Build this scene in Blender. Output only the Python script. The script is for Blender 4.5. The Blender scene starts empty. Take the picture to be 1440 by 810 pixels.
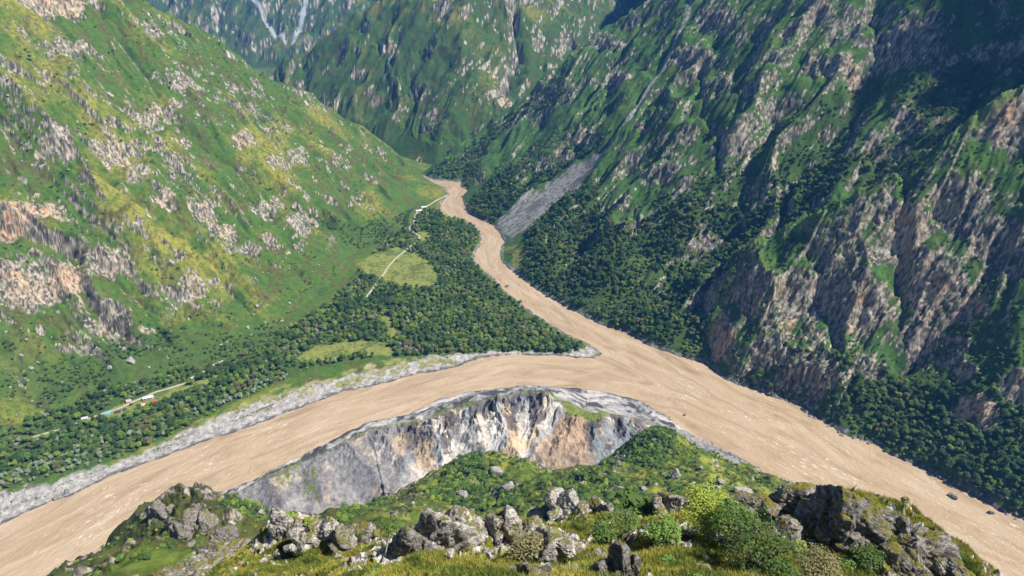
import bpy, bmesh, math, random
import numpy as np
from mathutils import Vector, Matrix
QF = 1.0
random.seed(11)
RNG = np.random.default_rng(7)
f32 = np.float32
scene = bpy.context.scene
COL = scene.collection
R = math.radians

# ------------------------------------------------------------------ camera numbers
CZ, PITCH, FOC = 500.0, R(28.0), 900.0
SP, CP = math.sin(PITCH), math.cos(PITCH)
def ray(px, py):
    dx, dy = (px - 720.0) / FOC, (405.0 - py) / FOC
    return dx, CP + dy * SP, -SP + dy * CP
def G(px, py, z=0.0):                      # where the sight line meets height z
    a, b, c = ray(px, py)
    t = (z - CZ) / c
    return (a * t, b * t)
def proj(X, Y, Z):
    d = Y * CP - (Z - CZ) * SP
    u = Y * SP + (Z - CZ) * CP
    return 720 + FOC * X / d, 405 - FOC * u / d

# ------------------------------------------------------------------ noise
_A = (np.arange(256) * (2 * np.pi / 256)).astype(f32)
_GX, _GY = np.cos(_A), np.sin(_A)
def _hash(ix, iy, seed):
    with np.errstate(over='ignore'):
        h = ix.astype(np.uint32) * np.uint32(374761393) + iy.astype(np.uint32) * np.uint32(668265263) + np.uint32((seed * 2246822519) & 0xffffffff)
        h = (h ^ (h >> np.uint32(13))) * np.uint32(1274126177)
        h ^= h >> np.uint32(16)
    return h & np.uint32(255)
def pn(x, y, seed=0):
    x = np.asarray(x, f32); y = np.asarray(y, f32)
    fx, fy = np.floor(x), np.floor(y)
    ix, iy = fx.astype(np.int32), fy.astype(np.int32)
    x = x - fx; y = y - fy
    u = x * x * x * (x * (x * 6 - 15) + 10); v = y * y * y * (y * (y * 6 - 15) + 10)
    def g(i, j):
        h = _hash(ix + i, iy + j, seed)
        return _GX[h] * (x - i) + _GY[h] * (y - j)
    a = g(0, 0); a = a + u * (g(1, 0) - a)
    b = g(0, 1); b = b + u * (g(1, 1) - b)
    return (a + v * (b - a)) * f32(1.5)
def fbm(x, y, o=4, seed=0, gain=.5):
    r, a, f = 0, 1.0, 1.0
    for k in range(o):
        r = r + a * pn(x * f + 17.3 * k, y * f - 9.1 * k, seed + k); a *= gain; f *= 2.03
    return r
def rid(x, y, o=4, seed=0, gain=.5):        # ridged, about 0..1
    r, a, f, n = 0, 1.0, 1.0, 0
    for k in range(o):
        r = r + a * (1 - np.abs(pn(x * f + 31.7 * k, y * f + 5.3 * k, seed + k)) * 1.25); n += a; a *= gain; f *= 2.03
    return r / n
def sst(x, a, b):
    t = np.clip((x - a) / (b - a), 0, 1)
    return t * t * (3 - 2 * t)

# ------------------------------------------------------------------ plan geometry
def pline(X, Y, P, V=None):
    """signed distance (left of the line positive), arc length and interpolated value"""
    P = np.asarray(P, float)
    best = np.full(X.shape, 1e12, f32); s = np.zeros(X.shape, f32); sg = np.ones(X.shape, f32)
    val = np.zeros(X.shape, f32) if V is not None else None
    L = 0.0
    for i in range(len(P) - 1):
        ax, ay = P[i]; bx, by = P[i + 1]
        ex, ey = bx - ax, by - ay; l2 = ex * ex + ey * ey; l = math.sqrt(l2)
        wx, wy = X - f32(ax), Y - f32(ay)
        t = np.clip((wx * f32(ex) + wy * f32(ey)) / f32(l2), 0, 1)
        qx, qy = wx - t * f32(ex), wy - t * f32(ey)
        d = qx * qx + qy * qy
        m = d < best
        best = np.where(m, d, best)
        s = np.where(m, f32(L) + t * f32(l), s)
        sg = np.where(m, np.sign(f32(ex) * wy - f32(ey) * wx), sg)
        if V is not None:
            val = np.where(m, f32(V[i]) + t * f32(V[i + 1] - V[i]), val)
        L += l
    return np.sqrt(best), s, sg, val
def inpoly(X, Y, P):
    c = np.zeros(X.shape, bool); P = np.asarray(P, float)
    x0, y0, x1, y1 = P[:, 0].min(), P[:, 1].min(), P[:, 0].max(), P[:, 1].max()
    k = np.nonzero((X.ravel() >= x0) & (X.ravel() <= x1) & (Y.ravel() >= y0) & (Y.ravel() <= y1))[0]
    if not len(k): return c
    x = X.ravel()[k]; y = Y.ravel()[k]; r = np.zeros(len(k), bool)
    for i in range(len(P)):
        ax, ay = P[i]; bx, by = P[(i + 1) % len(P)]
        if ay == by: continue
        r ^= ((ay > y) != (by > y)) & (x < (bx - ax) * (y - ay) / (by - ay) + ax)
    c.ravel()[k] = r
    return c
def polyd(X, Y, P):                          # signed distance to a closed polygon, inside positive
    P = list(P) + [P[0]]
    return np.where(inpoly(X, Y, P), 1, -1) * pline(X, Y, P)[0]

# river outline
RV_R = [(596,247),(610,253),(648,256),(646,262),(657,268),(649,277),(652,286),(658,300),(672,308),(690,315),(700,325),(709,340),(703,352),(704,364),
        (706,369),(737,395),(763,413),(797,433),(830,450),(860,463),(880,468),(913,487),(960,503),(993,513),(1023,537),(1070,552),(1100,563),(1130,573),
        (1153,590),(1193,615),(1237,627),(1250,640),(1293,657),(1320,673),(1347,687),(1373,700),(1405,718),(1440,733),(1560,800),(1750,950)]
RV_S = [(1500,1000),(1350,850),(1200,740),(1103,684),(1083,670),(1060,653),(1032,638),(983,617),(958,600),(943,590),(923,577),(897,562),(863,553),(813,546),(763,543),
        (730,543),(663,550),(613,563),(567,587),(513,607),(480,622),(433,640),(400,658),(367,673),(320,687),(300,693),(230,728),(180,747),(140,790),(60,850),(-150,980)]
RV_N = [(-330,880),(-100,780),(0,738),(33,723),(73,705),(100,697),(147,673),(187,658),(233,642),(283,622),(333,607),(367,595),(433,570),(480,552),(547,538),(570,530),
        (607,523),(640,517),(663,507),(680,503),(720,499),(780,500),(813,503),(840,504),(848,497),(827,483),(797,470),(770,453),(747,437),(727,423),(710,408),(697,393),
        (680,380),(667,366),(668,356),(677,343),(678,331),(668,320),(655,313),(637,307),(624,302),(618,292),(623,284),(632,273),(628,264),(612,258)]
RIVER = [G(x, y) for x, y in RV_R + RV_S + RV_N]

# ------------------------------------------------------------------ mountain bodies
def W(pts, z=6.0): return [G(x, y, z) for x, y in pts]
FOOT_L = W([(0,628),(150,562),(270,523),(370,478),(440,428),(480,392),(500,362),(540,332),(570,303),(588,282),(596,262),(594,252)])
FOOT_L = [(FOOT_L[0][0] - 320, FOOT_L[0][1] - 420)] + FOOT_L + [(FOOT_L[-1][0] + 500, FOOT_L[-1][1] + 1800)]
FOOT_R = W([(1560,795),(1440,730),(1330,676),(1240,626),(1150,586),(1070,549),(1000,517),(960,500),(913,484),(860,459),(797,429),(737,391),(712,366),(713,340),(703,323),(690,313),(660,300),(655,285),(652,276),(660,267),(650,254),(610,251),(597,245)], 3)
FOOT_R = [(FOOT_R[0][0] + 250, FOOT_R[0][1] - 250)] + FOOT_R + [(-300,1700)]
FOOT_C = [(-3000,2450),(-1500,2250),(-700,1960),(-330,1690),(-200,1600),(0,1650),(300,1900),(900,2500),(2000,3300)]
FOOT_F = [(-4000,3150),(-1300,3050),(0,3050),(2500,3600)]
FOOT_P = W([(985,500),(1000,518),(1030,538),(1070,551),(1100,563),(1160,593),(1240,628),(1330,678),(1440,733),(1560,800)], 3)
FOOT_P = FOOT_P + [(FOOT_P[-1][0] + 250, FOOT_P[-1][1] - 250)]
def sp(x, k=14.0):                           # soft ramp
    return np.logaddexp(0, np.clip(x / k, -40, 400)).astype(f32) * f32(k)
def fL(d, s=None): return .45 * d + .40 * sp(d - 80)
def fR(d, s=None): return .55 * d + .33 * sp(d - 150)
def fC(d, s=None): return .78 * d
def fF(d, s=None): return .72 * d
def fP(d, s=None):
    a = sst(s, 30, 260) if s is not None else 1
    return (1.35 - .70 * a) * d + .70 * a * sp(d - 75)
def body_front(X, Y, foot, f, side):
    d, s, sg, _ = pline(X, Y, foot)
    d = d * np.where(sg * side > 0, 1, -1)
    return np.where(d > 0, f(np.maximum(d, 0), s), d * .5), d, s
def crest_from(px_list, foot, f, side, t0=300, t1=5200):
    out, zs = [], []
    for px, py in px_list:
        a, b, c = ray(px, py)
        t = np.arange(t0, t1, 2.0)
        X = (a * t).astype(f32); Y = (b * t).astype(f32); Z = CZ + c * t
        h = body_front(X, Y, foot, f, side)[0]
        k = np.nonzero(h >= Z)[0]
        k = k[0] if len(k) else len(t) - 1
        out.append((float(X[k]), float(Y[k]))); zs.append(float(Z[k]))
    return out, zs
def ext(P, Z, dx, dy, dz):
    return P + [(P[-1][0] + dx, P[-1][1] + dy)], Z + [Z[-1] + dz]
CR_L = crest_from([(600,256),(575,236),(540,208),(470,158),(390,113),(300,54),(205,0)], FOOT_L, fL, 1)
CR_L = ext(*CR_L, -500, 60, 300)
CR_R = crest_from([(601,240),(640,212),(665,190),(712,158),(760,122),(795,92),(833,55),(868,28),(905,3)], FOOT_R, fR, -1)
CR_R = ext(*CR_R, 900, 800, 500)
CR_C = crest_from([(390,96),(440,62),(480,36),(540,-2)], FOOT_C, fC, 1)
CR_C = ext(*CR_C, 900, 900, 400)
CR_P = crest_from([(988,497),(1000,452),(1038,382),(1064,347),(1110,318),(1160,300),(1230,272),(1300,230),(1340,190),(1400,152),(1440,126)], FOOT_P, fP, 1)
CR_P = ext(*CR_P, 260, 40, 160)
def body(X, Y, foot, f, side, crest, drop, behind):
    """front slope, cut off behind its crest line"""
    h, d, s = body_front(X, Y, foot, f, side)
    if crest is not None:
        dc, sc, sg, zc = pline(X, Y, crest[0], crest[1])
        cut = np.where(sg * behind > 0, zc - drop * dc, 1e6)
        h = np.minimum(h, cut)
    return h, d, s
BODIES = [('left', FOOT_L, fL, 1, CR_L, .75, -1), ('right', FOOT_R, fR, -1, CR_R, .8, 1), ('central', FOOT_C, fC, 1, CR_C, .7, 1),
          ('far', FOOT_F, fF, 1, None, 0, 0), ('spur', FOOT_P, fP, 1, CR_P, .95, 1)]

# ------------------------------------------------------------------ the viewpoint hill
_H = []                                       # (azimuth, ln r, q)
def hq(px, Y, z):
    q = (CZ - z) / Y
    dy = -math.tan(math.atan(q) - PITCH)
    X = (px - 720) / FOC / (CP + dy * SP) * Y
    r = math.hypot(X, Y); _H.append((math.atan2(X, Y), math.log(r), (CZ - z) / r))
def hv(px, py, Y):
    a, b, c = ray(px, py); t = Y / b
    X = a * t; r = math.hypot(X, Y); _H.append((math.atan2(X, Y), math.log(r), -c * t / r))
for px, py, Y in [(330,800,52),(420,750,56),(500,790,42),(560,775,42),(610,800,30),(700,762,42),(720,810,27),(800,738,46),(850,748,42),(900,805,27),(1000,735,42),(1060,805,28),
                  (1120,708,46),(1185,694,46),(1290,748,46),(1378,805,44),(1210,805,32),(190,806,85),(450,808,38),
                  (540,740,210),(540,708,270),(600,712,300),(650,712,325),(640,680,390),(680,645,455),(620,655,455),(690,632,475),(760,690,345),(760,665,420),(740,648,465),(830,665,420),
                  (900,605,510),(900,640,440),(900,680,370),(900,720,300),(945,606,500),(1000,640,460),(960,618,490),(1000,662,420),(1000,690,350),(1080,668,430),(1080,690,375),
                  (330,702,235),(330,732,195),(270,694,245),(225,706,240),(250,752,185),(250,792,135),(160,768,205),(150,802,152),(65,806,195),(390,730,240)]:
    hv(px, py, Y)
for px, Y, z in [(420,95,375),(420,150,300),(330,110,368),(560,85,378),(560,140,312),(700,95,370),(700,180,262),(700,250,208),(800,95,372),(800,200,250),(1000,95,368),(1000,200,248),(1185,95,360),(1185,200,230),
                 (650,515,4),(700,520,4),(760,500,6),(600,480,4),(560,440,40),(560,390,100),(540,330,150),(540,480,4),(480,330,120),(480,400,40),(480,455,2),(430,300,150),(430,390,30),(430,440,2),
                 (800,505,5),(850,510,8),(830,470,50),(900,550,8),(945,545,10),(1000,520,20),(1000,550,0),(1080,490,12),(1080,510,-2),(1180,300,140),(1180,400,55),(1180,470,-5),
                 (270,300,165),(270,360,62),(270,410,4),(330,300,165),(330,380,40),(330,430,2),(150,260,160),(150,330,52),(150,390,-4),(60,250,150),(60,330,30),
                 (0,120,290),(0,200,170),(0,330,-5),(-150,80,350),(-150,160,230),(-150,300,-10),(1380,100,335),(1380,180,215),(1380,280,90),(1380,380,-10),(1500,40,425),(1500,100,320),(1500,200,180),(1500,330,-10),
                 (400,620,-90),(600,640,-90),(800,650,-90),(1000,640,-80),(1200,600,-80),(1400,520,-80),(200,560,-80),(0,480,-80),(-200,420,-80),(1600,420,-80)]:
    hq(px, Y, z)
for az in (-55, -30, -10, 10, 30, 55):
    for r_, z_ in ((10, 484), (16, 478)):
        _H.append((R(az), math.log(r_), (CZ - z_) / r_))
_H = np.array(_H)
def _tps(d2): return d2 * np.log(d2 + 1e-9)
_hx = _H[:, :2] * [1.25, 1.0]
_K = _tps(((_hx[:, None] - _hx[None]) ** 2).sum(-1)) + np.eye(len(_H)) * .002
_Pm = np.c_[np.ones(len(_H)), _hx]
_sol = np.linalg.solve(np.block([[_K, _Pm], [_Pm.T, np.zeros((3, 3))]]), np.r_[_H[:, 2], 0, 0, 0])
def hill(X, Y):
    r = np.hypot(X, Y); out = np.full(X.shape, -200, f32)
    k = np.nonzero((r < 720).ravel())[0]
    if not len(k): return out
    rr = np.maximum(r.ravel()[k], 8); az = np.arctan2(X.ravel()[k], Y.ravel()[k]) * 1.25; lr = np.log(rr)
    q = (_sol[-3] + _sol[-2] * az + _sol[-1] * lr).astype(f32)
    for i in range(len(_H)):
        d2 = (az - f32(_hx[i, 0])) ** 2 + (lr - f32(_hx[i, 1])) ** 2
        q += f32(_sol[i]) * d2 * np.log(d2 + f32(1e-9))
    out.ravel()[k] = CZ - q * rr
    return out

# eroded rim of the terrace inside the river bend
_rim = [(340,688,6),(375,668,14),(405,657,17),(440,643,16),(486,619,23),(520,602,28),(560,595,31),(596,590,33),(625,578,40),(665,566,48),(705,556,52),(745,550,55),(772,552,55),(792,566,50),(812,580,46),(845,581,44),(872,583,36),(905,590,20),(935,600,8)]
RIM = [G(x, y, z) for x, y, z in _rim]; RIMZ = [z for _, _, z in _rim]
_rl = f32(sum(math.dist(RIM[i], RIM[i + 1]) for i in range(len(RIM) - 1)))
def scarp(X, Y):
    d, s, sg, zc = pline(X, Y, RIM, RIMZ)
    # rim runs left to right: left of it (+) is the river side, right of it is the eroded bowl
    out = zc - np.where(sg > 0, .16 * np.minimum(d, 14) + .75 * np.maximum(d - 14, 0), .0)
    fr_ = 1 - sst(s / _rl, .28, .42)
    bowl = zc * np.exp(-np.maximum(d - 3, 0) / np.maximum(zc * (2.0 + 1.0 * fr_), 8))
    return np.where(sg > 0, out, np.where(d < 150, bowl, 0)), d * sg, s

def base_h(X, Y):
    ir = polyd(X, Y, RIVER)
    dr = np.maximum(-ir, 0)
    floor = .5 + .10 * np.minimum(dr, 30) + .03 * np.clip(dr - 30, 0, 150)
    far = sst(np.hypot(X, Y), 1500, 2600)
    floor = floor + far * 4
    hs = [floor]; ds = [dr]; ss = [X]
    for nm, foot, f, side, cr, drop, bh in BODIES:
        h, d, s = body(X, Y, foot, f, side, cr, drop, bh)
        hs.append(h + 3.5); ds.append(d); ss.append(s)
    hh = hill(X, Y); hs.append(hh); ds.append(hh); ss.append(X)
    sc, sd, s2 = scarp(X, Y); hs.append(sc); ds.append(sd); ss.append(s2)
    S = np.stack(hs); k = S.argmax(0)
    z = S.max(0)
    tk = lambda A: np.take_along_axis(np.stack(A), k[None], 0)[0]
    return z, k, tk(ds), tk(ss), ir
ID = {'floor': 0, 'left': 1, 'right': 2, 'central': 3, 'far': 4, 'spur': 5, 'hill': 6, 'scarp': 7}

# coarse polar copy of the base land, used to find where a sight line meets it
_ca = np.linspace(R(-58), R(58), 420).astype(f32)
_cr = np.exp(np.linspace(math.log(12), math.log(4500), 1300)).astype(f32)
_CA, _CR = np.meshgrid(_ca, _cr)
CB_X, CB_Y = _CR * np.sin(_CA), _CR * np.cos(_CA)
CB_Z, CB_K, _, _, _ = base_h(CB_X, CB_Y)
def hit(px, py, add=0.0, grid=None):
    Zg = CB_Z if grid is None else grid
    a, b, c = ray(px, py)
    az = math.atan2(a, b); hl = math.hypot(a, b)
    fi = (az - _ca[0]) / (_ca[1] - _ca[0]); i = int(np.clip(math.floor(fi), 0, len(_ca) - 2)); w = min(max(fi - i, 0), 1)
    col = Zg[:, i] * (1 - w) + Zg[:, i + 1] * w + add
    zr = CZ + c * (_cr / hl)
    k = np.nonzero(col >= zr)[0]
    k = max(int(k[0]), 1) if len(k) else len(_cr) - 1
    e0 = col[k - 1] - zr[k - 1]; e1 = col[k] - zr[k]
    w = 0 if e1 == e0 else min(max(-e0 / (e1 - e0), 0), 1)
    r = _cr[k - 1] + w * (_cr[k] - _cr[k - 1])
    return (float(r * math.sin(az)), float(r * math.cos(az)))
# ------------------------------------------------------------------ ridges, gullies and cliffs on the mountains
TENTS = []
def tent(pts, amp, w, steep=0):
    if steep: amp *= 1.45
    """a ridge (or, negative, a gully) along a line; steep = +1/-1 makes its left/right side the rocky steep one"""
    P = [hit(x, y, amp * .8) for x, y in pts]
    TENTS.append((P, amp, w, steep))
# left mountain
tent([(165,-10),(250,50),(330,112),(400,172),(470,236),(540,282),(583,294)], 62, 56, -1)
tent([(60,50),(150,128),(230,200),(300,258),(370,318),(430,372)], 52, 50, -1)
tent([(-10,140),(60,182),(150,250),(240,325),(300,398),(325,440)], 46, 48, -1)
tent([(60,20),(140,60),(200,105),(262,160),(330,225)], 36, 36, -1)
tent([(260,255),(330,300),(400,338),(470,362)], 32, 34, -1)
tent([(140,20),(200,105),(250,185),(330,242),(420,300),(495,338)], -20, 36)
tent([(240,40),(330,85),(450,178),(555,258)], -20, 40)
tent([(100,230),(190,290),(270,350),(340,430),(370,470)], -16, 32)
tent([(-20,300),(60,330),(130,370),(200,430),(250,500)], -16, 34)
tent([(0,215),(100,290),(180,355),(235,420)], 21, 32, -1)
# right mountain
tent([(672,264),(680,215),(700,186),(722,166),(770,146),(830,122)], 42, 75)
tent([(858,278),(880,218),(905,152),(950,62),(975,-10)], 30, 60)
tent([(930,255),(960,190),(1000,120),(1040,30)], 22, 45)
tent([(1020,235),(1045,160),(1085,70),(1110,-10)], 34, 75)
tent([(1130,175),(1172,105),(1190,20)], 30, 65)
tent([(895,445),(1000,345),(1100,258),(1190,186),(1236,110),(1228,20)], -30, 75)
tent([(715,328),(850,214),(890,170),(930,100),(968,10)], -10, 30)
tent([(1250,185),(1330,105),(1430,15)], 26, 80)
tent([(1005,235),(985,150),(1010,60)], -16, 36)
# central mountain
tent([(690,-10),(640,72),(595,136),(560,182),(535,225)], 120, 115)
tent([(690,-10),(718,58),(748,112),(766,128)], 95, 90)
tent([(640,75),(672,115),(698,152)], 70, 62)
tent([(595,138),(630,180),(655,205)], 58, 55)
tent([(440,70),(520,120),(560,200)], 60, 65)
tent([(545,110),(500,160),(470,190)], 45, 55)
tent([(722,20),(730,90),(705,140)], -50, 55)
# near spur
tent([(1140,322),(1152,400),(1158,490)], -16, 26)
tent([(1340,192),(1372,260),(1412,350)], 22, 38)
tent([(1064,348),(1090,430),(1110,520)], 12, 26)
tent([(1230,275),(1215,380),(1190,480)], 15, 34)
tent([(1290,240),(1262,340),(1255,450)], -16, 26)
tent([(1412,350),(1340,470),(1280,520)], -18, 34)

CLIFFS = []                                  # x, y, radius, steepening, warmth
for px, py, rr, am, wm in [
    (48,405,26,1.1,.75),(42,300,17,1.0,.8),(15,392,22,.8,.3),(150,213,38,.8,.55),(178,245,30,.8,.3),(82,12,26,.7,.6),(60,5,24,.7,.5),(95,75,24,.6,.3),(205,50,26,.7,.35),
    (120,365,28,.8,.4),(152,368,24,.8,.35),(285,298,26,.8,.5),(312,318,24,.8,.4),(345,203,20,.7,.7),(232,285,16,.7,.7),(402,172,14,.7,.6),(165,455,30,.7,.35),(195,470,22,.7,.4),
    (300,425,22,.6,.25),(275,405,24,.6,.25),(395,235,26,.6,.3),(432,322,28,.7,.25),(330,345,26,.7,.25),(240,150,16,.6,.5),(100,200,26,.7,.3),(215,170,24,.6,.3),(470,345,18,.7,.3),
    (375,300,24,.6,.3),(260,120,26,.6,.25),(350,150,28,.5,.25),(420,215,24,.6,.25),(500,285,20,.6,.3),(525,300,18,.6,.3),
    (1014,482,22,1.2,1.0),(1050,420,30,.8,.45),(1100,400,36,.7,.4),(1180,430,40,.8,.35),(1120,470,34,.7,.4),(1075,500,24,.8,.4),(1235,440,36,.8,.4),(1275,330,36,.9,.65),(1305,395,34,.9,.65),(1335,285,34,.8,.4),
    (1300,460,30,.8,.4),(1200,350,30,.6,.35),(1410,172,30,.9,.6),(1372,588,26,.9,.75),(1440,555,26,.8,.5),(1150,535,24,.8,.35),(1352,520,16,.7,.4),(1225,520,26,.7,.3),(1380,330,30,.7,.3),
    (1142,22,22,.9,.6),(1118,45,22,.8,.5),(1088,88,20,.8,.5),(1182,92,24,.8,.5),(1060,132,20,.8,.45),(1095,150,20,.7,.35),(1000,195,26,.7,.35),(1035,200,24,.7,.4),(1000,30,28,.7,.4),(1270,55,36,.8,.15),
    (975,85,26,.6,.35),(935,215,26,.6,.3),(1010,110,28,.6,.3),(890,430,16,.8,.5),(870,290,24,.6,.3),(900,182,12,.9,.8),(915,245,24,.6,.3),(826,195,20,.6,.3),(790,215,20,.6,.35),(870,110,28,.6,.3),(850,60,28,.6,.3),
    (676,250,20,1.3,1.0),(590,226,14,.9,.85),(708,138,14,.9,.85),(545,70,22,.9,.8),(620,12,40,.7,.2),(690,100,30,.6,.35),(610,165,30,.5,.25),(500,110,30,.5,.2),(760,60,30,.5,.2),(800,45,30,.5,.2),(530,140,24,.5,.25),
    (1300,80,30,.6,.15),(1400,60,30,.6,.15),(1190,215,12,.7,.5),(1225,205,18,.6,.35)]:
    x, y = hit(px, py); CLIFFS.append((x, y, rr, am, wm))

def zone(P, z=None):
    return [hit(x, y) if z is None else G(x, y, z) for x, y in P]
Z_GRAVEL = zone([(-300,860),(0,740),(147,675),(283,624),(367,597),(433,572),(480,554),(547,540),(600,526),(660,507),(720,500),(812,504),(848,499),(826,488),(800,497),(720,493),(655,498),(600,503),(540,520),(480,532),(420,548),(360,568),(310,585),(262,606),(222,628),(180,645),(130,662),(70,680),(0,694),(-200,760)], 1.5)
Z_GRASSBANK = zone([(260,600),(330,572),(400,545),(480,525),(545,505),(640,500),(640,512),(560,524),(480,543),(420,556),(360,572),(300,592)], 3)
Z_MEADOWS = [zone(P) for P in ([(500,372),(528,356),(560,348),(590,358),(612,376),(621,396),(600,406),(560,402),(522,388)], [(412,503),(445,488),(490,479),(540,481),(556,490),(545,499),(500,498),(445,509)],
             [(536,446),(548,444),(560,470),(552,474)], [(586,325),(604,325),(606,336),(594,342)], [(706,345),(738,346),(740,356),(728,385),(718,378),(722,362)], [(140,590),(148,578),(190,560),(245,545),(290,535),(292,540),(240,556),(200,572),(185,584)])]
Z_SCREE = zone([(692,318),(700,332),(722,336),(742,322),(800,278),(852,216),(858,208),(848,210),(800,238),(745,275)])
Z_CHUTE = [hit(x, y) for x, y in [(850,214),(884,176),(893,160),(912,128),(932,98),(950,60),(966,25),(972,-5)]]
Z_SCAR = [hit(x, y) for x, y in [(858,332),(885,318),(915,300),(945,280),(978,255),(1000,245)]]
Z_SCAR2 = [hit(x, y) for x, y in [(350,-10),(375,30),(402,62)]]
Z_SCAR3 = [hit(x, y) for x, y in [(432,-5),(424,30),(412,66)]]
Z_TERRACE = zone([(845,583),(800,566),(790,572),(800,588),(835,590),(850,585),(857,574),(835,570)], 46)

ZT2, ZT3 = zone([(402,652),(424,655),(400,692),(380,682)], 12), zone([(428,668),(448,670),(446,702),(426,696)], 10)
FOREST = [zone(P) for P in (
    [(470,425),(500,384),(540,342),(588,304),(606,292),(622,300),(660,316),(674,332),(664,358),(678,384),(708,412),(745,442),(800,476),(838,494),(800,498),(720,494),(600,500),(540,500),(440,516),(360,552),(300,580),(230,618),(150,650),(0,690),(-200,760),(-250,690),(0,608),(150,546),(250,522),(330,505),(390,475),(440,440)],
    [(655,296),(672,268),(700,238),(760,240),(800,225),(845,205),(800,235),(745,272),(692,316),(664,306)],
    [(742,330),(800,284),(838,256),(850,290),(870,330),(930,290),(980,280),(1060,262),(1130,225),(1200,205),(1190,260),(1110,312),(1060,345),(1035,385),(1005,440),(990,502),(960,500),(890,466),(800,428),(740,388),(722,372),(740,360)],
    [(602,244),(640,216),(668,194),(715,160),(765,125),(790,105),(800,140),(740,160),(700,190),(680,220),(668,262),(650,268),(650,252),(625,250)],
    [(1035,542),(1075,508),(1130,500),(1200,520),(1260,515),(1340,545),(1440,575),(1600,640),(1640,830),(1440,728),(1370,694),(1290,650),(1200,610),(1140,580),(1070,550)],
    [(1250,185),(1260,120),(1330,90),(1440,20),(1440,120),(1340,180),(1290,225),(1215,265),(1195,225)])]
THICKET = [zone(P) for P in (
    [(598,690),(640,650),(665,632),(690,650),(735,690),(735,715),(690,712),(640,712),(600,705)], [(845,655),(850,625),(880,602),(915,598),(945,600),(948,620),(935,660),(890,650),(850,660)],
    [(305,700),(335,692),(380,712),(430,722),(425,735),(370,730),(320,722)], [(475,735),(500,700),(530,688),(545,700),(505,730)], [(760,690),(830,660),(900,690),(960,690),(1000,715),(900,735),(820,720)])]
GROVES = [zone(P) for P in (                 # looser woods and scrub
    [(330,232),(420,285),(500,318),(560,305),(585,288),(560,332),(510,350),(470,340),(400,292)], [(120,490),(220,450),(330,470),(420,440),(400,475),(330,500),(240,520),(150,545),(60,570),(0,560),(0,470),(60,500)],
    [(1000,250),(1100,170),(1190,120),(1240,60),(1260,110),(1200,200),(1130,225),(1060,262),(980,280)], [(1160,300),(1240,262),(1300,230),(1400,370),(1440,420),(1440,570),(1340,540),(1290,515),(1390,370),(1340,260)],
    [(700,235),(760,190),(830,160),(845,205),(760,240)], [(880,300),(960,250),(1010,235),(1060,262),(930,290)])]
ROADS = [[(515,418),(532,396),(541,383),(546,374),(560,360),(577,347),(588,339),(590,332),(583,327),(576,324),(576,319),(582,313),(584,303),(587,297),(602,289),(613,282),(628,275)],
         [(45,615),(80,605),(112,594),(140,583),(165,575),(195,561),(220,551),(248,543),(268,537),(276,531),(287,522),(300,513),(318,506)]]
ROADW = [[hit(x, y) for x, y in r] for r in ROADS]

def cull(X, Y, P, m):
    P = np.asarray(P)
    return np.nonzero(((X > P[:, 0].min() - m) & (X < P[:, 0].max() + m) & (Y > P[:, 1].min() - m) & (Y < P[:, 1].max() + m)).ravel())[0]

def add_at(A, k, v): A.ravel()[k] += v
def near(X, Y, P, m):
    """distance to an open line, large where it is farther than m"""
    out = np.full(X.shape, 1e4, f32); k = cull(X, Y, P, m)
    if len(k): out.ravel()[k] = pline(X.ravel()[k], Y.ravel()[k], P)[0]
    return out
def soft_in(X, Y, P, w, ragged=0.0):
    out = np.zeros(X.shape, f32); k = cull(X, Y, P, w * 2 + ragged)
    if len(k):
        x, y = X.ravel()[k], Y.ravel()[k]
        q = fbm(x / 17, y / 17, 3, 401) * ragged if ragged else 0
        out.ravel()[k] = sst(polyd(x, y, P) + q, -w, w)
    return out

# ------------------------------------------------------------------ the land, one polar sheet that gets coarser with distance
NA = int(1500 * QF)
def rows():
    a = np.exp(np.linspace(math.log(7), math.log(24), int(60 * QF)))[:-1]
    b = np.exp(np.linspace(math.log(24), math.log(70), int(420 * QF)))[:-1]
    c = np.exp(np.linspace(math.log(70), math.log(330), int(300 * QF)))[:-1]
    d = np.exp(np.linspace(math.log(330), math.log(1900), int(1080 * QF)))[:-1]
    e = np.exp(np.linspace(math.log(1900), math.log(4200), int(260 * QF)))
    return np.r_[a, b, c, d, e].astype(f32)
RA = np.linspace(R(-56), R(56), NA).astype(f32); RR = rows(); NR = len(RR)
AZ, RD = np.meshgrid(RA, RR)
LX, LY = RD * np.sin(AZ), RD * np.cos(AZ)

def slope_of(Z):
    gr = np.gradient(Z, axis=0) / np.gradient(RD, axis=0)
    ga = np.gradient(Z, axis=1) / (RD * (RA[1] - RA[0]))
    return np.sqrt(gr * gr + ga * ga), gr, ga

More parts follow.
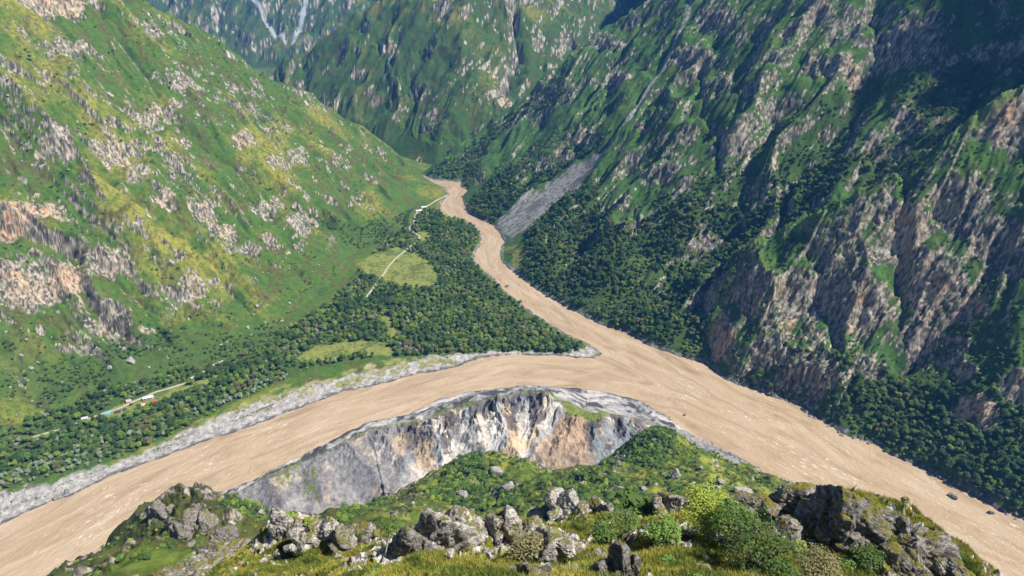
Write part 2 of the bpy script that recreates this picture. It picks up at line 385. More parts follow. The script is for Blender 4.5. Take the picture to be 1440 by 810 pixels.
LZ, LK, LD, LS, LIR = base_h(LX, LY)
mount = ((LK >= 1) & (LK <= 5)).astype(f32)
scree = soft_in(LX, LY, Z_SCREE, 3, 12)
up = sst(LD, 8, 90) * mount
up = np.where(LK == 5, np.maximum(up, sst(LD, 3, 16) * (LS < 190)), up)
up0 = up; up = up * (1 - .93 * soft_in(LX, LY, Z_SCREE, 22))
warm = np.zeros_like(LZ); cliff = np.zeros_like(LZ)
tbias = np.zeros_like(LZ); tdry = np.zeros_like(LZ)
for P, amp, w, stp in TENTS:
    k = cull(LX, LY, P, w * 1.5)
    if not len(k): continue
    wv = pn(LX.ravel()[k] / 38, LY.ravel()[k] / 38, 44) * 9 + pn(LX.ravel()[k] / 110, LY.ravel()[k] / 110, 45) * 16
    d, _, sg_, _ = pline(LX.ravel()[k] + wv, LY.ravel()[k] - wv, P)
    fl_ = np.where(sg_ == stp, .62, 1.4) if stp else 1.0
    t = np.clip(1 - d / (w * fl_), 0, 1)
    if stp:
        add_at(tbias, k, np.where(sg_ == stp, sst(t, .05, .45) * (1 - sst(t, .82, .97)), -.6 * t) * .62)
        add_at(tdry, k, np.where(sg_ == stp, sst(t, .8, 1), t ** 1.5) * 1.15)
    elif amp > 0:
        add_at(tdry, k, sst(t, .6, 1) * .6); add_at(tbias, k, .14 * sst(t, .05, .5) - .25 * sst(t, .82, 1))
    else:
        add_at(tbias, k, -.45 * t)
    t = t * t * .4 + t * .6
    add_at(LZ, k, amp * t * up.ravel()[k] if amp > 0 else amp * t * t * up.ravel()[k])
# ribs and side gullies that run down the slopes
def axis_(a, b): l = math.dist(a, b); return ((b[0] - a[0]) / l, (b[1] - a[1]) / l)
LT = LX.copy()                                # smooth coordinate along each mountain's foot
for nm, (ax, ay) in {'left': axis_(FOOT_L[1], FOOT_L[-3]), 'right': axis_(FOOT_R[2], FOOT_R[14]), 'central': (.97, -.24), 'far': (1, 0), 'spur': (.57, -.82)}.items():
    LT = np.where(LK == ID[nm], f32(ax) * LX + f32(ay) * LY, LT)
wob = fbm(LX / 190, LY / 190, 3, 40)
sc_ = np.where(LK >= 3, 1.35, 1.0) * np.where(LK == 5, .6, 1.0)
rib = rid(LT / (112 * sc_) + .5 * wob, LD / 560 + .3 * wob, 3, 3, .45)
rib2 = rid(LT / (41 * sc_) + .8 * wob, LD / 210 + .6 * wob, 3, 9, .5)
LZ += up * ((rib - .62) * np.where(LK == 5, 30, np.where(LK == 3, 34, np.where(LK == 1, 36, 50))) * sc_ + (rib2 - .62) * 20 * sc_)
LZ += up * fbm(LX / 85, LY / 85, 3, 61) * 9
for x, y, rr, am, wm in CLIFFS:
    k = cull(LX, LY, [(x, y)], rr * 2.4)
    if not len(k): continue
    X, Y = LX.ravel()[k], LY.ravel()[k]
    i = np.argmin((X - x) ** 2 + (Y - y) ** 2)
    d0, s0 = LD.ravel()[k[i]], LS.ravel()[k[i]]
    ww = pn(X / 14, Y / 14, 77) * 5
    u = (LD.ravel()[k] - d0 + ww) / (rr * .62); v = (LS.ravel()[k] - s0 + ww) / (rr * 1.1)
    same = np.exp(-np.clip(u * u + v * v, 0, 30)) * (LK.ravel()[k] == LK.ravel()[k[i]])
    add_at(LZ, k, am * rr * .62 * 1.0 * u * same)
    cliff.ravel()[k] = np.maximum(cliff.ravel()[k], np.minimum(same * 1.5, 1) * min(am, 1))
    warm.ravel()[k] = np.maximum(warm.ravel()[k], np.minimum(same * 1.4, 1) * wm)

# crags where the ground is steep
big = fbm(LX / 64, LY / 64, 4, 21)
slp, _, _ = slope_of(LZ)
band = rid(LX / 38, (LY + LZ) / 30, 3, 33)
chute = sst(-near(LX, LY, Z_CHUTE, 30) + pn(LX / 9, LY / 9, 5) * 3, -6.5, -3) * np.where(LK == 2, 1, 0)
scar = sst(-near(LX, LY, Z_SCAR, 30) + pn(LX / 9, LY / 9, 6) * 4, -4, -1) * sst(pn(LX / 22, LY / 22, 3), -.35, .1)
scarf = sst(-np.minimum(near(LX, LY, Z_SCAR2, 60), near(LX, LY, Z_SCAR3, 60)) + pn(LX / 30, LY / 30, 6) * 8, -14, -6)
rk = .75 * (slp - np.where(LK == 5, 1.12, np.where(LK == 2, .95, np.where(LK == 3, 1.0, .98)))) + .42 * big + .55 * (band - .62) + 1.0 * cliff + .36 * fbm(LX / 17, LY / 17, 3, 26) + tbias
rk -= .35 * (1 - sst(LD, 20, 140)) * (1 - (LK == 5) * (LS < 210))
rk += (LK == 5) * (LS < 170) * .25
rk += .15 * fbm(LX / 6, LY / 6, 2, 27) - .04 * (LK == 1) - .12 * (LK == 3) - .55 * (LK == 5) * sst(fbm(LT / 26, LZ / 20, 3, 29), -.1, .22)
rock = sst(rk, .26, .52) * up * (1 - np.maximum(scree, chute))
rock = np.maximum(rock, sst(cliff, .45, .7) * (warm > .62) * mount * sst(LD, 2, 6))
FU, FV = LT + 6 * wob, LZ + .55 * LD               # along the face and up the face
crag = rid(FU / 21, FV / 30 + .4 * wob, 4, 51, .58)
crag2 = rid(FU / 8.0, FV / 11 + crag, 3, 57, .62)
crag3 = rid(FU / 3.3 + crag, FV / 4.2, 2, 59, .6)
LZ += rock * ((crag - .66) * 10 + (crag2 - .66) * 5.6 + (crag3 - .66) * 3.0)
LZ += up * (fbm(LX / 13, LY / 13, 3, 71) * 1.1 * (1 - .6 * np.maximum(scree, chute)))

# the viewpoint hill and the eroded bowl
hl = (LK == 6).astype(f32)
hn = sst(np.hypot(LX, LY), 40, 130)
rr_ = np.hypot(LX, LY)
hrock = sst(.5 * fbm(LX / 22, LY / 22, 4, 81) + .6 * (rid(LX / 30, LY / 24, 3, 83) - .6) + .30 * (slope_of(LZ)[0] - .85) + .14 * soft_in(LX, LY, [hit(x, y) for x, y in [(190,760),(225,700),(290,690),(345,745),(300,770)]], 8), .16, .34) * hl
leftc = soft_in(LX, LY, [hit(x, y) for x, y in [(150,790),(190,745),(225,698),(290,688),(340,730),(345,790)]], 10)
hrock *= np.where(rr_ > 90, np.where(rr_ > 300, .75, 1), .0)
LZ += hl * hn * (fbm(LX / 45, LY / 45, 3, 86) * 7 + fbm(LX / 12, LY / 12, 3, 87) * 2.2) * sst(LZ, 4, 40)
LZ += hl * hrock * hn * ((rid(LX / 20, LY / 15, 4, 88) - .62) * 13)
LZ += hl * hn * leftc * ((rid((LX + LY * .5) / 26, LY / 40, 4, 89) - .62) * 13)
LZ += hl * (1 - hn) * (fbm(LX / 8, LY / 8, 4, 90) * 1.25 + (rid(LX / 9, LY / 6, 3, 92) - .66) * 1.5 + fbm(LX / 1.6, LY / 1.6, 3, 91) * .22)
MOUNDS = [(400,770,75,36),(455,772,50,24),(620,778,80,42),(725,766,62,36),(785,782,50,26),(812,734,62,28),(948,726,48,28),(1085,722,60,18),(1190,752,90,44),(1270,775,60,30),(1330,800,50,22),(1020,765,70,16),(880,770,60,14),(520,800,80,14),(300,800,60,30)]
for px, py, rp_, hp_ in MOUNDS:
    x, y = hit(px, py); z = float(CZ - 1); dd_ = None
    k = cull(LX, LY, [(x, y)], 30)
    X, Y = LX.ravel()[k], LY.ravel()[k]; i = np.argmin((X - x) ** 2 + (Y - y) ** 2); dep = y * CP - (LZ.ravel()[k[i]] - CZ) * SP
    rw, hw = rp_ * dep / FOC, hp_ * dep / FOC
    q = np.hypot(X - x, (Y - y) * 1.1) / rw * (1 + .25 * pn(X / 3, Y / 3, 203))
    add_at(LZ, k, hw * np.exp(-np.clip(q, 0, 4) ** 2 * 1.6))
nearm = hl * (1 - sst(rr_, 60, 85)) * sst(rr_, 20, 24)
mnd = np.zeros_like(LZ)
for px, py, rp_, hp_ in MOUNDS:
    x, y = hit(px, py); k = cull(LX, LY, [(x, y)], 14)
    if len(k): mnd.ravel()[k] = np.maximum(mnd.ravel()[k], np.exp(-((LX.ravel()[k] - x) ** 2 + (LY.ravel()[k] - y) ** 2) / (rp_ * .05) ** 2))
nbr = rid(LX / 5.5 + .35 * LY / 5.5, LY / 3.2 - .2 * LX, 4, 93, .55) + .22 * fbm(LX / 11, LY / 11, 2, 94) + .16 * mnd
nrock = sst(nbr, .80, .90) * nearm
LZ += nrock * (.55 + (rid(LX / 1.9, LY / 1.5, 3, 94) - .6) * 1.3)
sc_h, sc_d, sc_s = scarp(LX, LY)
isc = (LK == 7).astype(f32) + 0 * LZ
bowl = isc * (sc_d < 0)
BUT = [([hit(x, y, 4) for x, y in P], a, w_) for P, a, w_ in [([(600,597),(618,628),(640,668)],11,15), ([(486,624),(508,652),(545,692)],10,15), ([(440,650),(452,690),(470,722)],7,12), ([(700,561),(706,600),(728,640)],8,11), ([(660,570),(672,610),(690,645)],6,9),
        ([(815,586),(798,615),(778,642)],9,12), ([(765,556),(758,600),(755,640)],7,9), ([(535,603),(560,640),(590,672)],6,9), ([(752,552),(778,562),(796,574)],9,12), ([(690,560),(705,575)],4,8), ([(378,672),(388,690),(400,705)],6,10), ([(850,590),(835,615),(815,640)],7,10)]]
rill = rid(LS / 17 + 1.1 * fbm(LX / 24, LY / 24, 3, 4), LD / 70 + pn(LX / 30, LY / 30, 6), 4, 95, .62)
face = np.exp(-np.maximum(-sc_d - 4, 0) / 30) * sst(-sc_d, 1, 12) * bowl
ramp_ = .35 + .9 * sst(pn(sc_s / 60, sc_s * 0, 15), -.35, .35)
for P, a_, w_ in BUT:
    k = cull(LX, LY, P, w_ * 2)
    if len(k):
        wv = pn(LX.ravel()[k] / 9, LY.ravel()[k] / 9, 47) * 4
        t = np.clip(1 - pline(LX.ravel()[k] + wv, LY.ravel()[k] - wv, P)[0] / (w_ * 1.5), 0, 1)
        add_at(LZ, k, a_ * t ** 1.3 * sst(-sc_d.ravel()[k], 2, 14) * isc.ravel()[k])
smooth_ = 1 - .75 * (1 - sst(sc_s / _rl, .27, .38))
LZ += face * (rill - .68) * 32 * ramp_ * smooth_ * sst(LZ, 2, 26)
LZ += bowl * sst(LZ, 8, 22) * (fbm(LX / 4, LY / 4, 4, 98, .6) * .9 + (rid(LX / 7, LY / 7, 2, 96) - .66) * 1.2)
LZ += isc * (fbm(LX / 9, LY / 9, 3, 97) * .7)
# valley floor, banks and bed
fl = (LK == 0).astype(f32)
LZ += fl * sst(-LIR, 3, 25) * fbm(LX / 25, LY / 25, 3, 99) * .7
edge = -LIR + fbm(LX / 16, LY / 16, 3, 101) * 2.2
e_ = np.maximum(edge, 0)
LZ = np.where(LIR > -18, np.minimum(LZ, np.where(edge > 0, .12 + e_ * .28 + .09 * e_ ** 2, -3 + 0 * LZ)), LZ)
LZ = np.where(LIR > 3, -3, LZ).astype(f32)
LZ = np.maximum(LZ, -3)
for P in ROADW:                              # level the bed of the tracks a little
    pass

SLP, GRr, GAa = slope_of(LZ)

# ------------------------------------------------------------------ what grows or lies where (base colours, plus painted shade and haze far off)
def mix(a, b, t):
    t = t[..., None] if np.ndim(t) == 2 else t
    return a * (1 - t) + b * t
def C(*c): return np.array(c, f32)
n1 = fbm(LX / 130, LY / 130, 3, 111); n2 = fbm(LX / 30, LY / 30, 4, 113); n3 = fbm(LX / 6, LY / 6, 3, 117)
ridgy = np.clip((rib - .70) * 3.2 + (rib2 - .7) * 1.0, 0, 1)
dry = np.clip(.30 + .45 * n1 + .35 * n2 + .40 * ridgy * up + .9 * tdry * up, 0, 1)
dry = np.where(LK == 2, dry * .55, np.where(LK == 3, dry * .8, np.where(LK == 5, dry * .6, dry)))
lush, yel, olive = C(.060, .115, .016), C(.215, .205, .036), C(.080, .078, .024)
alb = mix(np.broadcast_to(lush, LX.shape + (3,)), yel, sst(dry, .25, .95))
alb = mix(alb, olive, sst(n2 + .6 * n3 - .35 * n1, .02, .6) * .8)
alb = mix(alb, C(.036, .105, .020), ((LK == 2) | (LK == 5)) * .55)
alb = mix(alb, C(.035, .075, .022), sst(-n2 + .6 * n3, .35, .85) * .55)
alb = mix(alb, alb * C(.62, .70, .74), ((LK == 3) | (LK == 4)).astype(f32))  # middle and far mountains darker and bluer: shade and haze put into the colour
alb = mix(alb, yel * C(.8, .8, .8), ((LK == 3) * sst(LZ, 250, 340) * sst(n1 + n2, -.1, .5) * .55))
alb = mix(alb, C(.045, .060, .022), sst(fbm(LX / 4.5, LY / 4.5, 3, 119) + .3 * n2, .18, .5) * .55 * mount)
# woods' floor
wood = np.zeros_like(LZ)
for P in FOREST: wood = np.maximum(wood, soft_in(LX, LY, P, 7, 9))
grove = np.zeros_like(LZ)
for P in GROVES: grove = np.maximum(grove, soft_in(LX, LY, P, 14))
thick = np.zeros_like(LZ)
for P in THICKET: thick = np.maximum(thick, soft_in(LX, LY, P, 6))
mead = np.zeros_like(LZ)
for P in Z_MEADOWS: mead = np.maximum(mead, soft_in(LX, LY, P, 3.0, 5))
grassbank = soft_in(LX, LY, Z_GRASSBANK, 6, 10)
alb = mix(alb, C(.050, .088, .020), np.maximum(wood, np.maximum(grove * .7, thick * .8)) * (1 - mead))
mcol = mix(np.broadcast_to(C(.175, .19, .045), LX.shape + (3,)), C(.085, .115, .028), sst(n2 + .8 * n3, -.15, .6))
alb = mix(alb, mcol, mead)
# rock: grey, near black, tan and rusty, in streaks that follow the bedding
st1 = fbm(FU / 15, FV / 24, 4, 131); st2 = fbm(FU / 5, FV / 9, 3, 133)
rc = mix(np.broadcast_to(C(.225, .205, .160), LX.shape + (3,)), C(.068, .060, .054), sst(st1 + .5 * st2, .05, .6))
rc = mix(rc, C(.45, .395, .325), sst(-st1 + .7 * st2, .25, .75))
wfield = np.clip(warm * 1.15 + .34 * fbm(LX / 40, LY / 40, 3, 137) + .02 * (LK == 5), 0, 1)
rc = mix(rc, C(.50, .365, .24), sst(wfield + .45 * st2, .42, .85) * .9)
rc = mix(rc, C(.52, .27, .13), sst(wfield + .6 * st1, .85, 1.25) * .85)
rc = mix(rc, C(.055, .052, .052), sst(fbm(FU / 7, FV / 26, 3, 139), .22, .48) * .85)
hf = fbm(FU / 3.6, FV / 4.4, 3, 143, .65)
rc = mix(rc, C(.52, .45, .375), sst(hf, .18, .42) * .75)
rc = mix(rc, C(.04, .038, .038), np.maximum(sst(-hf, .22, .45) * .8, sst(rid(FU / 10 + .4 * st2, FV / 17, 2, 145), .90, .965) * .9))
veg = sst(fbm(FU / 9, FV / 9, 4, 141, .6) + .30 * (1.25 - SLP) + .30 * (LK == 5) * (1 - cliff) + .10 * (LK == 2), .04, .20) * (1 - .55 * cliff)
rmask = np.clip(sst(rock, .25, .6) * (1 - veg), 0, 1)
crp = np.exp(-(near(LX, LY, CR_P[0], 40) / 9) ** 2) * (LK == 5)
rmask = rmask * (1 - .85 * crp)
alb = mix(alb, C(.10, .17, .03), crp * .8)
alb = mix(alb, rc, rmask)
# scree, scars
grey = mix(np.broadcast_to(C(.27, .255, .25), LX.shape + (3,)), C(.13, .125, .125), sst(fbm(LS / 4.5, LD / 45, 3, 151) + .5 * n3, -.05, .4))
alb = mix(alb, grey, scree * .96 * (1 - .8 * sst(fbm(LX / 9, LY / 9, 4, 153), .30, .45)))
alb = mix(alb, C(.27, .26, .255), np.maximum(chute, scar * .8) * sst(n3 + .5, .0, .5))
alb = mix(alb, C(.34, .36, .40), scarf * .8 * (LK == 4))
# gravel bank
grav = soft_in(LX, LY, Z_GRAVEL, 3, 6)
along = fbm((LX + LY * .62) / 55, (LY - LX * .62) / 9, 4, 161)
gc = mix(np.broadcast_to(C(.30, .285, .26), LX.shape + (3,)), C(.42, .40, .37), sst(n3, -.2, .4))
gc = mix(gc, C(.12, .13, .06), sst(along + .5 * fbm(LX / 3, LY / 3, 3, 163), .38, .62) * sst(-LIR, 9, 20) * .9)
gc = mix(gc, C(.17, .16, .15), sst(fbm(LX / 2.2, LY / 2.2, 2, 165), .42, .6) * .7)
alb = mix(alb, gc, grav)
gb = mix(np.broadcast_to(C(.21, .21, .06), LX.shape + (3,)), C(.30, .27, .15), sst(n2 + n3 * .6, -.1, .5))
alb = mix(alb, gb, grassbank * sst(fbm(LX / 14, LY / 14, 3, 167) + .5 * grassbank, .2, .6) * (fl > 0) * .9)
# stony margins of the river
south = (LY < 760) & (LK != 2) & (LK != 5)
marg = sst(LIR + fbm(LX / 12, LY / 12, 3, 103) * 4, -6, -2) * (LIR < 0)
alb = mix(alb, mix(np.broadcast_to(C(.13, .125, .125), LX.shape + (3,)), C(.33, .32, .31), sst(n3 + .3 * n2, 0, .5)), marg)
wet = sst(LIR, -2.6, -.8)
alb = mix(alb, C(.075, .070, .070), wet * .85)
# bar and bowl of the eroded terrace
barz = ((LK == 7) & (sc_d > 0)) | ((LK == 0) & (LY < 720) & (LX > -330) & (LX < 300) & (sc_d > 0) & (sc_d < 140) & (grav < .1) & (LIR > -130) & (LY < np.interp(LX, [-400, -100, 0, 100, 300], [600, 650, 700, 700, 600])))
swl = fbm(LX / 45 + .5 * n2, LIR / 15 + n2 * .8, 4, 171) + .3 * n3
bc = mix(np.broadcast_to(C(.29, .28, .275), LX.shape + (3,)), C(.075, .072, .075), sst(swl, -.05, .35))
bc = mix(bc, C(.47, .44, .41), sst(-swl + .3 * n3, .12, .5))
alb = mix(alb, bc, barz.astype(f32) * (1 - wet * .6))
cs = sc_s / 22 + .28 * fbm(LX / 14, LY / 14, 3, 181) + sc_d / 45 * pn(sc_s / 70, sc_s * 0, 8)
col1 = fbm(cs, sc_d / 90, 3, 173)
fc = mix(np.broadcast_to(C(.235, .225, .22), LX.shape + (3,)), C(.52, .475, .42), sst(col1, -.05, .22))
fc = mix(fc, C(.53, .39, .25), sst(fbm(cs * .8 + 9, sc_d / 80, 3, 175), .10, .35) * .9)
fc = mix(fc, C(.085, .085, .09), sst(fbm(cs * 1.0 - 5, sc_d / 60, 3, 177, .5), .10, .26) * .85)
fc = mix(fc, C(.27, .30, .33), sst(fbm(cs * 1.1 + 31, sc_d / 90, 2, 179), .22, .4) * .7)
for px, py, rs, rd, cc in [(640,640,11,16,(.60,.55,.49)),(700,600,10,20,(.64,.60,.54)),(738,598,8,22,(.60,.57,.53)),(560,628,9,16,(.52,.38,.24)),(596,645,12,18,(.55,.42,.28)),(800,612,12,22,(.44,.30,.19)),(772,640,9,14,(.46,.33,.22)),
        (762,572,13,9,(.10,.10,.105)),(832,612,8,20,(.12,.12,.125)),(522,622,14,10,(.10,.095,.09)),(690,572,18,7,(.13,.125,.12)),(615,640,5,20,(.33,.36,.38)),(842,628,6,16,(.26,.29,.31)),(480,650,10,18,(.45,.42,.38)),(660,640,10,12,(.36,.35,.34))]:
    x, y = hit(px, py); k = cull(LX, LY, [(x, y)], 70)
    X, Y = LX.ravel()[k], LY.ravel()[k]; i = np.argmin((X - x) ** 2 + (Y - y) ** 2)
    u = (sc_s.ravel()[k] - sc_s.ravel()[k[i]]) / rs + .55 * fbm(X / 9, Y / 9, 3, 183); v = (sc_d.ravel()[k] - sc_d.ravel()[k[i]]) / rd + .4 * fbm(X / 8, Y / 8, 3, 185)
    w_ = (1 - sst(np.sqrt(u * u + v * v), .75, 1.15))[:, None] * .85
    fc.reshape(-1, 3)[k] = fc.reshape(-1, 3)[k] * (1 - w_) + np.array(cc, f32) * w_ * (.85 + .5 * np.clip(col1.ravel()[k], -.4, .4))[:, None]
fan = np.maximum(sst(19 - LZ + 5 * n2 + 2 * n3, 0, 9), (1 - sst(sc_s / _rl, .30, .40)) * .75)
fc = mix(fc, mix(np.broadcast_to(C(.255, .245, .235), LX.shape + (3,)), C(.145, .14, .14), sst(n3 + .4 * n2, 0, .6)), fan * .8)
fc = mix(fc, C(.10, .085, .07), sst(-np.abs(sc_d + 4), -4, -1) * sst(col1, -.3, .1) * .7)
isb = sst(-sc_d, 0, 3) * ((LK == 7) | ((LK == 6) & (LZ < 16 + 5 * n2) & (sc_d > -120) & (sc_d < 0)) | ((LK == 0) & (sc_d > -150) & (LY < 640) & (LX > -300) & (LX < 250)))
alb = mix(alb, fc, isb)
terr = np.maximum(soft_in(LX, LY, Z_TERRACE, 3), sst(-np.abs(sc_d - 1.5) + n3 * 3 + n2 * 3, -3.0, -.5) * ((sc_s > 185) & (sc_s < 420)) * sst(pn(sc_s / 26, sc_s * 0, 5), -.1, .2))
terr = np.maximum(terr, np.maximum(soft_in(LX, LY, ZT2, 3, 5), soft_in(LX, LY, ZT3, 3, 5)) * sst(fbm(LX / 5, LY / 5, 4, 221), .02, .22))
terr = terr * (LK == 7)
alb = mix(alb, C(.13, .17, .03), terr * .95)
# hill
hg = mix(np.broadcast_to(C(.085, .125, .020), LX.shape + (3,)), C(.20, .21, .035), sst(n2 * .8 + .5 * fbm(LX / 18, LY / 18, 3, 191), -.15, .45))
hg = mix(hg, C(.052, .065, .015), sst(fbm(LX / 9, LY / 9, 4, 193), .02, .4) * .85)
nearh = 1 - sst(rr_, 50, 90)
ng = mix(np.broadcast_to(C(.19, .21, .026), LX.shape + (3,)), C(.33, .30, .045), sst(fbm(LX / 5, LY / 5, 4, 195), -.05, .35))
ng = mix(ng, C(.06, .085, .016), sst(fbm(LX / 3.2, LY / 3.2, 4, 197), .1, .42) * .8)
ng = mix(ng, C(.10, .075, .035), sst(fbm(LX / 4, LY / 4, 4, 198), .28, .5) * .7)
hg = mix(hg, ng, nearh)
hgl = sst(fbm(LX / 40, LY / 40, 2, 199) * .6 - (LX + 70) / 60, -.3, .6) * (1 - nearh) * sst(LZ, 60, 120)
hg = mix(hg, C(.050, .055, .016), hgl * .85)
hg = mix(hg, C(.030, .055, .014), thick * .7)
hillm = hl * (1 - isb) * (1 - marg)
alb = mix(alb, hg, hillm)
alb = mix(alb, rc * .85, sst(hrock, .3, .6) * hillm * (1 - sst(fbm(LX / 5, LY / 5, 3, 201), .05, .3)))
nrc = mix(np.broadcast_to(C(.42, .39, .35), LX.shape + (3,)), C(.11, .10, .095), sst(fbm(LX / .9, LY / .9, 4, 211, .6), -.05, .3))
nrc = mix(nrc, C(.66, .63, .59), sst(fbm(LX / .7 + 9, LY / .7, 3, 213, .6), .12, .32))
nrc = mix(nrc, C(.17, .17, .022), sst(fbm(LX / 1.3, LY / 1.3, 4, 215, .6), .12, .30))
alb = mix(alb, nrc, sst(nrock, .25, .5))
bed = LIR > 1.5
alb = np.where(bed[..., None], C(.14, .10, .07), alb).astype(f32)
stony = np.clip(np.maximum.reduce([rmask, scree, chute, grav, isb * 1.0, barz * 1.0, marg, hrock * hillm, sst(nrock, .25, .5)]), 0, 1)

# ------------------------------------------------------------------ height and density look-up for what stands on the land
_lrr = np.log(RR)
def land(x, y, A=None):
    A = LZ if A is None else A
    x = np.asarray(x, float); y = np.asarray(y, float)
    az = np.arctan2(x, y); lr = np.hypot(x, y)
    fi = np.clip((az - RA[0]) / (RA[1] - RA[0]), 0, NA - 1.001); i = fi.astype(int); u = fi - i
    j = np.clip(np.searchsorted(RR, lr) - 1, 0, NR - 2); v = np.clip((lr - RR[j]) / (RR[j + 1] - RR[j]), 0, 1)
    return (A[j, i] * (1 - u) + A[j, i + 1] * u) * (1 - v) + (A[j + 1, i] * (1 - u) + A[j + 1, i + 1] * u) * v
def seen(px, py):
    """the point of the finished land that shows at this place of the photograph"""
    a, b, c = ray(px, py); hlen = math.hypot(a, b); az = math.atan2(a, b)
    fi = min(max((az - RA[0]) / (RA[1] - RA[0]), 0), NA - 1.001); i = int(fi); u = fi - i
    colz = LZ[:, i] * (1 - u) + LZ[:, i + 1] * u
    k = np.nonzero(colz >= CZ + c * RR / hlen)[0]
    k = int(k[0]) if len(k) else NR - 1
    return Vector((RR[k] * math.sin(az), RR[k] * math.cos(az), float(colz[k])))
# ------------------------------------------------------------------ node helpers
def nmat(name):
    m = bpy.data.materials.new(name); m.use_nodes = True
    nt = m.node_tree; b = nt.nodes['Principled BSDF']
    def N(t, **kw):
        n = nt.nodes.new(t)
        for k, v in kw.items():
            if k in n.inputs: n.inputs[k].default_value = v
            else: setattr(n, k, v)
        return n
    return m, nt, b, N
def ramp(N, pts):
    n = N('ShaderNodeValToRGB'); e = n.color_ramp.elements
    while len(e) < len(pts): e.new(.5)
    for i, (p, c) in enumerate(pts): e[i].position = p; e[i].color = (*c, 1) if len(c) == 3 else c
    return n

def land_material():
    m, nt, b, N = nmat('grass_and_rock_ground'); L = nt.links.new
    at = N('ShaderNodeAttribute', attribute_name='ground'); st = N('ShaderNodeAttribute', attribute_name='stony')
    geo = N('ShaderNodeNewGeometry')
    n1 = N('ShaderNodeTexNoise', Scale=.9, Detail=6.0, Roughness=.7); L(geo.outputs['Position'], n1.inputs['Vector'])
    n2 = N('ShaderNodeTexNoise', Scale=.16, Detail=5.0, Roughness=.7); L(geo.outputs['Position'], n2.inputs['Vector'])
    ad = N('ShaderNodeMath', operation='ADD'); L(n1.outputs['Fac'], ad.inputs[0]); L(n2.outputs['Fac'], ad.inputs[1])
    mr = N('ShaderNodeMapRange'); mr.inputs['From Min'].default_value = .7; mr.inputs['From Max'].default_value = 1.3
    mr.inputs['To Min'].default_value = .55; mr.inputs['To Max'].default_value = 1.45; L(ad.outputs[0], mr.inputs['Value'])
    mx = N('ShaderNodeVectorMath', operation='SCALE'); L(at.outputs['Color'], mx.inputs[0]); L(mr.outputs[0], mx.inputs['Scale'])
    L(mx.outputs[0], b.inputs['Base Color'])
    b.inputs['Roughness'].default_value = .95; b.inputs['Specular IOR Level'].default_value = .15
    bs = N('ShaderNodeMath', operation='MULTIPLY_ADD'); L(st.outputs['Fac'], bs.inputs[0]); bs.inputs[1].default_value = .5; bs.inputs[2].default_value = .35
    bp = N('ShaderNodeBump', Distance=1.6); L(bs.outputs[0], bp.inputs['Strength']); L(ad.outputs[0], bp.inputs['Height'])
    L(bp.outputs[0], b.inputs['Normal'])
    return m
MAT_LAND = land_material()

def setp(o, label=None, cat=None, group=None, kind=None):
    if label: o['label'] = label
    if cat: o['category'] = cat
    if group: o['group'] = group
    if kind: o['kind'] = kind
    return o
def link(name, me, mat=None, parent=None):
    o = bpy.data.objects.new(name, me); COL.objects.link(o)
    if mat is not None and me is not None and not me.materials: me.materials.append(mat)
    if parent: o.parent = parent
    return o
def mesh_np(name, V, F, smooth=True):
    """vertices (n,3) and faces (m,k) of one size"""
    me = bpy.data.meshes.new(name); k = F.shape[1]
    me.vertices.add(len(V)); me.vertices.foreach_set('co', np.ascontiguousarray(V, f32).ravel())
    me.loops.add(F.size); me.loops.foreach_set('vertex_index', np.ascontiguousarray(F, np.int32).ravel())
    me.polygons.add(len(F)); me.polygons.foreach_set('loop_start', np.arange(0, F.size, k, dtype=np.int32))
    try: me.polygons.foreach_set('loop_total', np.full(len(F), k, np.int32))
    except Exception: pass
    me.update(calc_edges=True)
    me.polygons.foreach_set('use_smooth', np.full(len(F), smooth)); me.update()
    return me
def colattr(me, name, A):
    at = me.attributes.new(name, 'FLOAT_COLOR', 'POINT'); B = np.ones((len(A), 4), f32); B[:, :3] = A; at.data.foreach_set('color', B.ravel())
def fattr(me, name, A):
    at = me.attributes.new(name, 'FLOAT', 'POINT'); at.data.foreach_set('value', np.ascontiguousarray(A, f32).ravel())

# each region of the land is its own object; they meet along shared edges
KF = LK.copy()
bank = (LK == 0) & (grav > .5)
KF[bank] = 8
KF[(LK == 0) & (barz | (isb > .5))] = 7
NAMES = {0: 'valley_floor', 1: 'mountain_left', 2: 'mountain_right', 3: 'mountain_middle', 4: 'mountain_far', 5: 'mountain_spur', 6: 'hill_near', 7: 'eroded_terrace', 8: 'gravel_bank'}
VV = np.stack([LX, LY, LZ], -1).reshape(-1, 3)
idx = np.arange(NA * NR).reshape(NR, NA)
FQ = np.stack([idx[:-1, :-1], idx[:-1, 1:], idx[1:, 1:], idx[1:, :-1]], -1).reshape(-1, 4)
fk = KF[:-1, :-1].ravel()
AL, ST = alb.reshape(-1, 3), stony.ravel()
for k, nm in NAMES.items():
    F = FQ[fk == k]
    if not len(F): continue
    u, inv = np.unique(F, return_inverse=True)
    me = mesh_np(nm, VV[u], inv.reshape(F.shape))
    colattr(me, 'ground', AL[u]); fattr(me, 'stony', ST[u])
    setp(link(nm, me, MAT_LAND), kind='structure')

